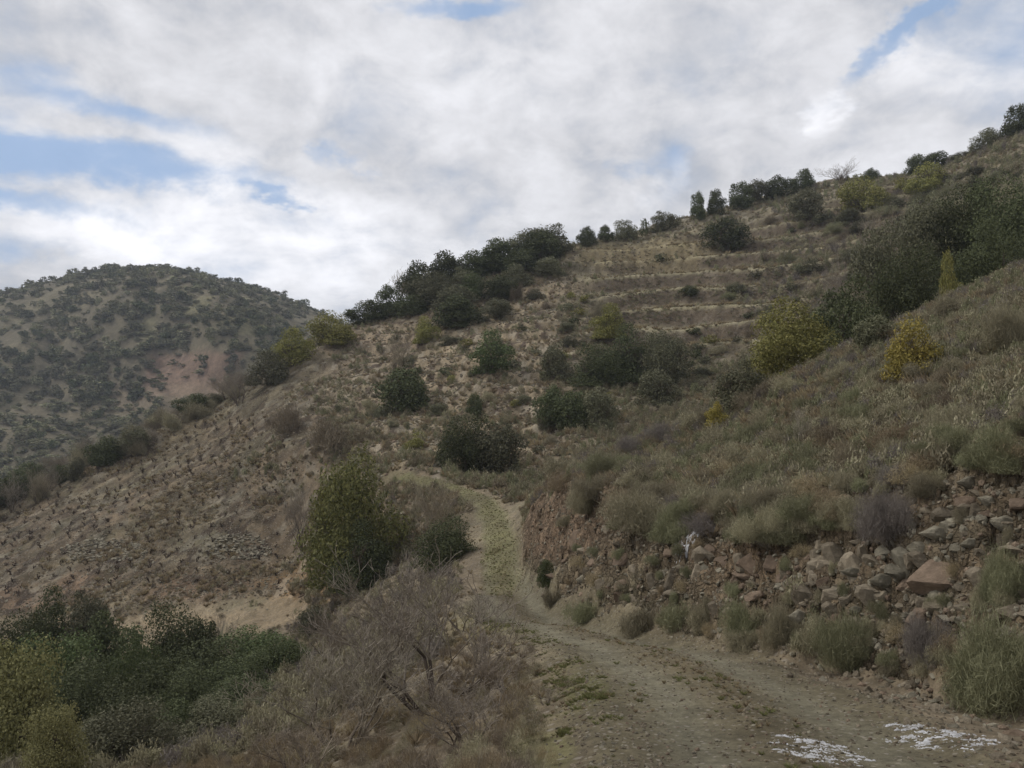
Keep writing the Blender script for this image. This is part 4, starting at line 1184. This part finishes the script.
PW = np.stack([GX, GY, GZ], -1)
def pick(n, weight, seed, ymin=0, ymax=170):
    """random ground spots, weighted by a mask (grid is even in direction and log distance)"""
    r = rng(seed)
    w = (weight * ((GY > ymin) & (GY < ymax) & (np.abs(GS) < 0.95)))[:-1, :-1].ravel()
    w = np.clip(w, 0, None); w = w / w.sum()
    k = r.choice(len(w), n, p=w)
    j, i = np.divmod(k, nc - 1)
    a, b = r.uniform(0, 1, (2, n))
    return (PW[j, i] * ((1 - a) * (1 - b))[:, None] + PW[j, i + 1] * (a * (1 - b))[:, None] + PW[j + 1, i] * ((1 - a) * b)[:, None] + PW[j + 1, i + 1] * (a * b)[:, None])
off = smooth(0, .7, rd - hw) * (1 - smooth(58, 62, GY)) + smooth(58, 62, GY)
T_dry = [tuft_mesh('t', LM['dry'], 900 + i) for i in range(3)]
T_grass = [tuft_mesh('t', LM['grass'], 910 + i, 80, .5, .9, .015) for i in range(2)]
T_scrub = [scrub_mesh('t', LM['scrub'], 920 + i, 260, .03, 3) for i in range(3)]
T_scrubg = [scrub_mesh('t', LM['scrubgreen'], 925 + i, 260, .03, 3) for i in range(2)]
T_viol = [scrub_mesh('t', LM['scrubviolet'], 928, 300, .02, 3)]
T_rus = [scrub_mesh('t', LM['russet'], 929, 260, .025, 3)]
T_fine = [scrub_mesh('t', LM['twigbrown'], 960 + i, 900, .007, 5) for i in range(2)] + [scrub_mesh('t', LM['dry'], 962, 900, .007, 5), scrub_mesh('t', LM['scrub'], 963, 900, .007, 5)]
PEB = [rock_mesh('p', M_stone, 930 + i, 1, 5) for i in range(4)] + [rock_mesh('p', M_grey, 940 + i, 1, 5) for i in range(2)] + [rock_mesh('p', M_red, 950, 1, 5)]
# vines past the first 300
if len(cand) > 300:
    stuff('vine_rows', VINES, [(c[1], c[0], c[2]) for c in cand[300:]], 3, .35, .65)
nearw = near_m * off
stuff('slope_ground_cover', T_scrub + T_scrubg + T_viol, pick(16000, nearw * np.clip(.5 + nz2, .05, 2), 31, 6, 45), 31, .14, .5)
stuff('slope_dry_grass', T_dry + T_rus, pick(11000, nearw * smooth(-.2, .3, nz1), 32, 6, 45), 32, .12, .42)
fld = smooth(-40, 40, px0 - 320 + nz1 * 90)
midw = (GY > 44) * fld * off * (1 - near_m)
stuff('hill_ground_cover', T_scrub + T_scrubg + T_rus, pick(26000, midw * np.clip(.4 + nz2 + mot, .03, 2) * (1 - terr * .93) * (1 - spur2 * .62), 33, 46, 165), 33, .2, .95)
brush = smooth(700, 800, px0) * smooth(60, 70, GY)
stuff('hill_brush', T_scrub + T_viol + T_scrubg, pick(7000, midw * brush * (1 - terr * .6) * np.clip(.6 + nz1 * 1.5, .05, 2), 34, 60, 165), 34, .45, 1.5)
stuff('terrace_bank_brush', T_viol + T_rus + T_scrub[:1] + T_scrubg[:1], pick(7000, terr * np.clip(.5 + nz1 * 1.5, .1, 2) * (.12 +  smooth(.28, .36, fr) * (1 - smooth(.6, .7, fr))), 45, 60, 165), 45, .22, .6, 0, (1.3, 1, .6))
stuff('hill_dry_grass', T_dry, pick(9000, midw * (.4 * (1 - terr * .8) + terr * hi * 1), 35, 46, 165), 35, .25, .7)
vinw = (1 - fld) * (GY > 56) * (1 - ledge * .93)
stuff('vineyard_weeds', T_dry + T_rus + T_scrub[:1], pick(3800, vinw * np.clip(.1 + nz1 + nz2, .0, 2), 36, 50, 125), 36, .15, .55)
lw = ((px0 < 560) & (GY < 60)) * off * (GY > 3) * (rs < -hw)
stuff('verge_dry_grass', T_dry + T_rus, pick(9000, lw * (1 - ledge * .9) * np.clip(.35 + nz2 + nz1, .02, 2), 37, 3, 58), 37, .05, .20)
stuff('verge_scrub', T_scrub + T_viol, pick(4500, lw * (1 - ledge) * (rd > hw + 1.0), 38, 17, 58), 38, .2, .7)
stuff('verge_twigs', T_fine, pick(2200, lw * (rd > hw + .3), 48, 3.5, 18), 48, .10, .32)
gw = spot(585, 690, 30, 18, 8.6, 0.4) * 1.5 + spot(545, 752, 34, 26, 6.3, 0.4) * 1.5 + np.exp(-((rd - hw - .05) / .45) ** 2) * (rs < 0) * (GY < 22) * (GY > 3) * .25
stuff('track_grass', T_grass + T_dry[:1], pick(1300, gw * np.clip(.1 + nz2 + nz3, .0, 2), 39, 3, 60), 39, .015, .05)
stuff('track_dry_grass', T_dry[:2] + T_grass[:1], pick(3600, road_m * smooth(26, 34, GY) + .12 * np.exp(-(rs / .35) ** 2) * road_m * (.5 + nz2), 49, 3, 60), 49, .015, .06)
stuff('track_gravel', PEB, pick(9000, road_m * (GY < 30) * (1.1 - rut * .6) + np.exp(-((rd - hw) / .3) ** 2) * (GY < 30) * .8, 40, 2, 30), 40, .012, .06, 1.0, (1, 1, .6))
stuff('cutting_rubble', PEB, pick(12000, cut_m * 1.6 + .6 * (np.exp(-((rd - hw - .7) / .6) ** 2) * (rs > 0) * (GY < 28)), 41, 4, 34), 41, .025, .15, 1.0, (1, 1, .75))
stuff('slope_stones', PEB, pick(2500, nearw, 42, 6, 45), 42, .06, .3, 1.0, (1, 1, .7))
spurw = midw * (px0 < 640) * smooth(-.3, .5, nz2 + nz1 * .5)
stuff('hill_stones', PEB, pick(20000, spurw * (1 + spur2) + midw * .12 * (1 - terr), 43, 46, 160), 43, .12, .6, 1.0, (1, 1, .7))
stuff('vineyard_stones', PEB, pick(26000, vinw * (.5 + smooth(-.2, .5, nz1)), 44, 50, 125), 44, .06, .30, 1.0, (1, 1, .7))

# ------------------------------------------------------------------ rocks that can be picked out
r4 = random.Random(44)
def rock(px, py, w, h, kind, label, group=None, dz=.12, depth=None, rot=None, name='rock'):
    p, n = hit(px, py)
    if p is None: return
    k = p.y / F
    o = link(name, r4.choice(ROCKS[kind]))
    W_, H_ = w * k, h * k
    if not group: W_ *= 1.12; H_ *= 1.12
    D_ = depth or (W_ + H_) * .5 * r4.uniform(.7, 1.0)
    o.scale = (W_ * 1.1, D_, H_ * 1.15)
    o.location = p - n * min(D_, H_) * .26
    o.rotation_euler = rot or (r4.uniform(-.25, .25), r4.uniform(-.3, .3), r4.uniform(-.35, .35))
    o['label'] = label; o['category'] = 'rock'
    if group:
        o['group'] = group
        later(o, px, py, {'stone': 'tan', 'red': 'reddish', 'grey': 'grey'}[kind] + (' loose stone' if 'loose' in group else ' gully stone' if 'gully' in group else ' broken rock'))
for a in [
    (896, 562, 25, 42, 'grey', 'upright grey block in the middle of the rock face'),
    (945, 572, 56, 36, 'red', 'big reddish boulder right of the upright grey block'),
    (935, 529, 36, 17, 'grey', 'flat pale slab above the reddish boulder'),
    (912, 497, 22, 16, 'stone', 'pale stone beside the violet-grey shrub'),
    (991, 491, 18, 15, 'stone', 'pale pointed stone high on the bank near the right edge'),
    (968, 480, 30, 16, 'grey', 'grey slab left of the pale pointed stone'),
    (955, 548, 26, 16, 'grey', 'grey stone between the flat slab and the reddish boulder'),
    (920, 547, 34, 18, 'grey', 'grey stone touching the upper right of the upright block'),
    (850, 575, 34, 40, 'stone', 'tan slab with a diagonal crack in the rock face'),
    (868, 560, 20, 40, 'stone', 'narrow tan rock left of the upright grey block'),
    (830, 555, 34, 24, 'stone', 'tan rock at the top of the rock face above the cracked slab'),
    (873, 598, 34, 22, 'stone', 'tan rock below the upright grey block'),
    (830, 597, 30, 24, 'stone', 'tan rock at the foot of the cracked slab'),
    (752, 570, 32, 32, 'red', 'dark red rock in the left of the tan rocks'),
    (785, 575, 34, 34, 'stone', 'brown slab between the dark red rock and the tan rocks'),
    (800, 600, 34, 30, 'stone', 'brown rock below the brown slab, over the roadside shrubs'),
    (722, 590, 28, 26, 'red', 'red-brown rock under the dark red rock'),
    (905, 585, 30, 14, 'red', 'low reddish ledge under the big reddish boulder'),
    (812, 572, 30, 34, 'stone', 'tan slab squeezed between the brown slab and the cracked slab'),
    (700, 560, 26, 24, 'stone', 'tan block on the rim left of the dark red rock'),
    (672, 578, 26, 22, 'stone', 'tan block at mid-height of the cutting left of the dark red rock'),
    (938, 610, 40, 24, 'stone', 'tan ledge under the big reddish boulder, above the violet-grey shrub'),
    (985, 580, 36, 26, 'stone', 'tan block right of the big reddish boulder'),
    (1005, 520, 30, 20, 'grey', 'grey block at the right edge above the tan block'),
    (870, 525, 30, 16, 'grey', 'grey stone behind the foot of the violet-grey bush on the rock face'),
    (768, 545, 30, 16, 'stone', 'flat tan stone on the rim above the brown slab'),
    (730, 615, 24, 18, 'stone', 'tan stone under the red-brown rock'),
    (620, 560, 22, 18, 'red', 'reddish block in the middle of the far half of the cutting'),
    (575, 540, 18, 20, 'red', 'reddish block in the red end of the cutting'),
    (600, 585, 18, 14, 'stone', 'tan block low in the far half of the cutting'),
    (664, 472, 26, 18, 'grey', 'pale outcrop in the scrub above the rim of the cutting'),
    (682, 478, 16, 12, 'grey', 'small pale outcrop right of the larger one above the rim'),
    (760, 413, 12, 9, 'stone', 'small white stone on the near slope below the yellow-green tree'),
    (1015, 735, 34, 18, 'red', 'pinkish stone beside the track at the right edge'),
    (951, 727, 16, 12, 'grey', 'rounded grey stone at the track edge left of the pinkish one'),
    (287, 440, 14, 10, 'grey', 'pale stone on the bank above the vineyard path'),
    (368, 463, 14, 10, 'grey', 'pale stone above the tall yellow-green tree'),
    (315, 587, 9, 8, 'grey', 'pale stone on the lower track by the tall yellow-green tree')]:
    rock(*a)
CUTP = [(535, 595), (545, 505), (600, 512), (680, 535), (740, 556), (840, 545), (900, 530), (960, 492), (1040, 468), (1040, 640), (960, 640), (860, 630), (760, 620), (680, 615), (600, 605)]
for (x, y) in sample(CUTP, 250, 51, 8):
    s = np.interp(x, [540, 700, 1000], [8, 14, 17]) * (.45 + 1.5 * r4.random() ** 1.6)
    kind = r4.choices(['stone', 'red', 'grey'], [5, 3.5 if x < 780 else 1, 1.2 if x < 850 else 3])[0]
    rock(x, y, s * 1.15, s * r4.uniform(.4, .95), kind, {'stone': 'tan', 'red': 'reddish', 'grey': 'grey'}[kind] + ' broken rock set in the face of the cutting', 'broken rocks in the face of the cutting')
SCREE = [(855, 680), (880, 655), (905, 635), (940, 640), (960, 670), (1000, 700), (1030, 712), (1030, 735), (960, 722), (900, 702)]
for (x, y) in sample(SCREE, 85, 52, 6):
    s = r4.uniform(6, 15)
    kind = r4.choices(['stone', 'red', 'grey'], [3, 2, 3])[0]
    rock(x, y, s, s * r4.uniform(.4, .8), kind, {'stone': 'tan', 'red': 'reddish', 'grey': 'grey'}[kind] + ' loose stone in the scree beside the track', 'loose stones in the scree beside the track')
for (x, y) in sample([(170, 745), (205, 728), (240, 735), (250, 768), (170, 768)], 16, 53, 8):
    rock(x, y, r4.uniform(7, 15), r4.uniform(5, 9), 'grey', 'grey stone in the dry gully at the bottom edge', 'grey stones in the gully')
flush_labels()
# dry-stone banks in the vineyard
def bank(cx, cy, w, h, label, seed):
    r = random.Random(seed)
    p, n = hit(cx, cy + h / 2)
    root = bpy.data.objects.new('stone_bank', None); col.objects.link(root)
    root.location = p; root['label'] = label; root['category'] = 'stone bank'
    k = 0
    while k < 270:
        u, v = r.uniform(-1, 1), r.uniform(-1, 1)
        if u * u + v * v > 1.0 - .2 * r.random(): continue
        q_, n_2 = hit(cx + u * w / 2, cy + v * h / 2 - 2 * (1 - u * u))
        k += 1
        if q_ is None or abs(q_.y - p.y) > 12: continue
        s = r.uniform(2.6, 5.2) * q_.y / F
        o = link('stone', r.choice(ROCKS['grey']), root)
        o.location = q_ - p + n_2 * s * .08; o.scale = (s * 1.1, s, s * .7)
        o.rotation_euler = (r.uniform(-.4, .4), r.uniform(-.4, .4), r.uniform(0, 6))
bank(104, 552, 92, 24, 'long dry-stone bank in the vineyard, the left of two', 1)
bank(240, 549, 68, 28, 'short dry-stone bank in the vineyard, the right of two', 2)

# ------------------------------------------------------------------ snow remnants
M_snow, ts, bs = principled('old_snow')
sn_ = noise(ts, N(ts, 'ShaderNodeTexCoord').outputs['Object'], 14.0, 6, 0.7)
snc = mixc(ts, maprange(ts, sn_, .35, .62), (0.26, 0.25, 0.235), (0.50, 0.505, 0.52))
L(ts, snc, bs.inputs['Base Color']); bs.inputs['Roughness'].default_value = 0.8; bs.inputs['Subsurface Weight'].default_value = 0.0
def snow(cx, cy, rx, ry, label, seed, thr=.0, scale=9.0, res=90):
    p, n = hit(cx, cy)
    c0 = at(cx, cy, p.y)
    rxw = rx * p.y / F
    a1, _ = hit(cx, cy - ry); a2, _ = hit(cx, min(cy + ry, 767))
    ya, yb = a2.y, a1.y
    if yb - ya < 0.2: ya, yb = p.y - .3, p.y + .3
    gx_ = np.linspace(c0[0] - rxw, c0[0] + rxw, res * 2); gy_ = np.linspace(ya, yb, res)
    X, Y_ = np.meshgrid(gx_, gy_)
    u = (X - c0[0]) / rxw; v = (Y_ - (ya + yb) / 2) / ((yb - ya) / 2)
    m = fbm(X * scale * .5, Y_ * scale, 5, seed, .85) * 1.5 - thr - smooth(.5, 1.1, np.hypot(u, v)) * 1.0
    vs = []; fs = []
    ids = {}
    Z = np.zeros_like(X)
    for j in range(X.shape[0]):
        for i in range(X.shape[1]):
            if m[max(j-1,0):j+2, max(i-1,0):i+2].max() > 0: Z[j, i] = ground_z(X[j, i], Y_[j, i])[0] + max(-0.012, min(m[j, i] * .03, .012))
    for j in range(X.shape[0] - 1):
        for i in range(X.shape[1] - 1):
            if m[j:j + 2, i:i + 2].max() > 0 and np.ptp(Z[j:j + 2, i:i + 2]) < .12 and Z[j:j + 2, i:i + 2].all():
                f = []
                for (a, b) in ((j, i), (j, i + 1), (j + 1, i + 1), (j + 1, i)):
                    if (a, b) not in ids: ids[(a, b)] = len(vs); vs.append((X[a, b], Y_[a, b], Z[a, b]))
                    f.append(ids[(a, b)])
                fs.append(f)
    if not fs: return
    o = link('snow_patch', mesh_np('snow_patch', vs, fs, M_snow, None, True))
    o['label'] = label; o['category'] = 'snow patch'
snow(825, 755, 66, 22, 'largest patchy snow remnant on the track at the bottom edge', 5, .16, 18)
snow(955, 742, 75, 16, 'thin streak of snow along the right side of the track', 6, .2, 17)
snow(905, 727, 26, 7, 'small snow fleck in the wheel rut right of the middle', 7, .05, 14)
snow(692, 532, 24, 22, 'white snow remnant lying on the rim of the cutting', 8, -.05, 15.0, 80)

# ------------------------------------------------------------------ trees of the far hill
r5 = random.Random(15)
FT = [crown_mesh('far_tree', LM[['oak', 'oakgrey', 'scrubgreen', 'oakgrey'][i]], 1000 + i, nblob=6, leaves=170, size=.13, spread=.45, lift=.0) for i in range(4)]
FPOLY = [(-10, 280), (50, 262), (130, 250), (200, 258), (260, 272), (335, 305), (300, 345), (240, 375), (200, 405), (100, 455), (0, 488)]
def dens(x, y):
    v = fbm(np.array([x / 22 + y / 50]), np.array([y / 12.]), 3, 333)[0]
    d = .34 + v * .5
    if abs(x - 185) < 42 and 350 < y < 400: d *= .12
    if abs(x - 150) < 8 and 318 < y < 345: d *= .1
    if y < 300: d += .15
    return d
far = []
t_ = 0
while len(far) < 820 and t_ < 20000:
    t_ += 1
    x, y = r5.uniform(-10, 338), r5.uniform(255, 490)
    if not inpoly(x, y, FPOLY) or r5.random() > dens(x, y): continue
    p, n = hit(x, y, fbvh)
    if p is None or hit(x, y)[0] is not None: continue
    far.append((p.y, p.x, p.z))
for i in range(75):          # along the crest
    x = -5 + i * 4.7 + r5.uniform(-2, 2)
    y = float(np.interp(x, [a[0] for a in FARL], [a[1] for a in FARL])) + r5.uniform(3.5, 7)
    p, n = hit(x, y, fbvh)
    if p is not None: far.append((0, p.x, p.z, p.y))
def fplace(q_):
    yy = q_[3] if len(q_) == 4 else q_[0]
    return (q_[1], yy, q_[2] - .2)
far.sort()
for q_ in far[:300]:
    o = link('far_tree', r5.choice(FT))
    o.location = fplace(q_)
    s = (2.6 + 4.2 * r5.random() ** 2) * np.interp(o.location.y, [250, 580], [.6, 1])
    o.scale = (s * r5.uniform(.95, 1.35), s * 1.1, s * .82); o.rotation_euler = (0, 0, r5.uniform(0, 6.28))
    o['label'] = 'dark or grey tree dotted over the slope of the distant hill'; o['category'] = 'tree'; o['group'] = 'trees dotted over the distant hill'
stuff('far_hill_trees', FT, [fplace(q_) for q_ in far[300:]], 66, 2.8, 6.8, 0, (1.15, 1.1, .85))
# low scrub of the far hill
r_ = rng(70)
kidx = r_.choice(FX.size, 17000)
sel = FVt[kidx][(FVt[kidx][:, 1] > 260) & (FVt[kidx][:, 1] < 595)]
gsel = g1.ravel()[kidx][(FVt[kidx][:, 1] > 260) & (FVt[kidx][:, 1] < 595)]
sel = sel[gsel + r_.uniform(-.4, .4, len(gsel)) < .1]
FT2 = [crown_mesh('t', LM[['scrubgreen', 'oakgrey'][i]], 1010 + i, nblob=5, leaves=60, size=.2, spread=.45, lift=.0) for i in range(2)]
stuff('far_hill_scrub', FT2, sel, 71, 1.6, 4.5, 0, (1.5, 1.4, .6))

# ------------------------------------------------------------------ haze
import bmesh
bm = bmesh.new(); bmesh.ops.create_cube(bm, size=1)
hz = bpy.data.meshes.new('haze'); bm.to_mesh(hz); bm.free()
ho = link('haze', hz, kind='stuff')
zmax = max(FZ.max(), GZ.max()) + 25
ho.scale = (7400, 5400, zmax + 64); ho.location = (0, 2040, (zmax - 64) / 2)
hm = bpy.data.materials.new('haze_air'); hm.use_nodes = True
ht = hm.node_tree; ht.nodes.clear()
pv = N(ht, 'ShaderNodeVolumePrincipled'); pv.inputs['Density'].default_value = 0.00028
pv.inputs['Color'].default_value = (0.80, 0.88, 1.0, 1)
oo = N(ht, 'ShaderNodeOutputMaterial'); L(ht, pv.outputs[0], oo.inputs['Volume'])
hz.materials.append(hm)
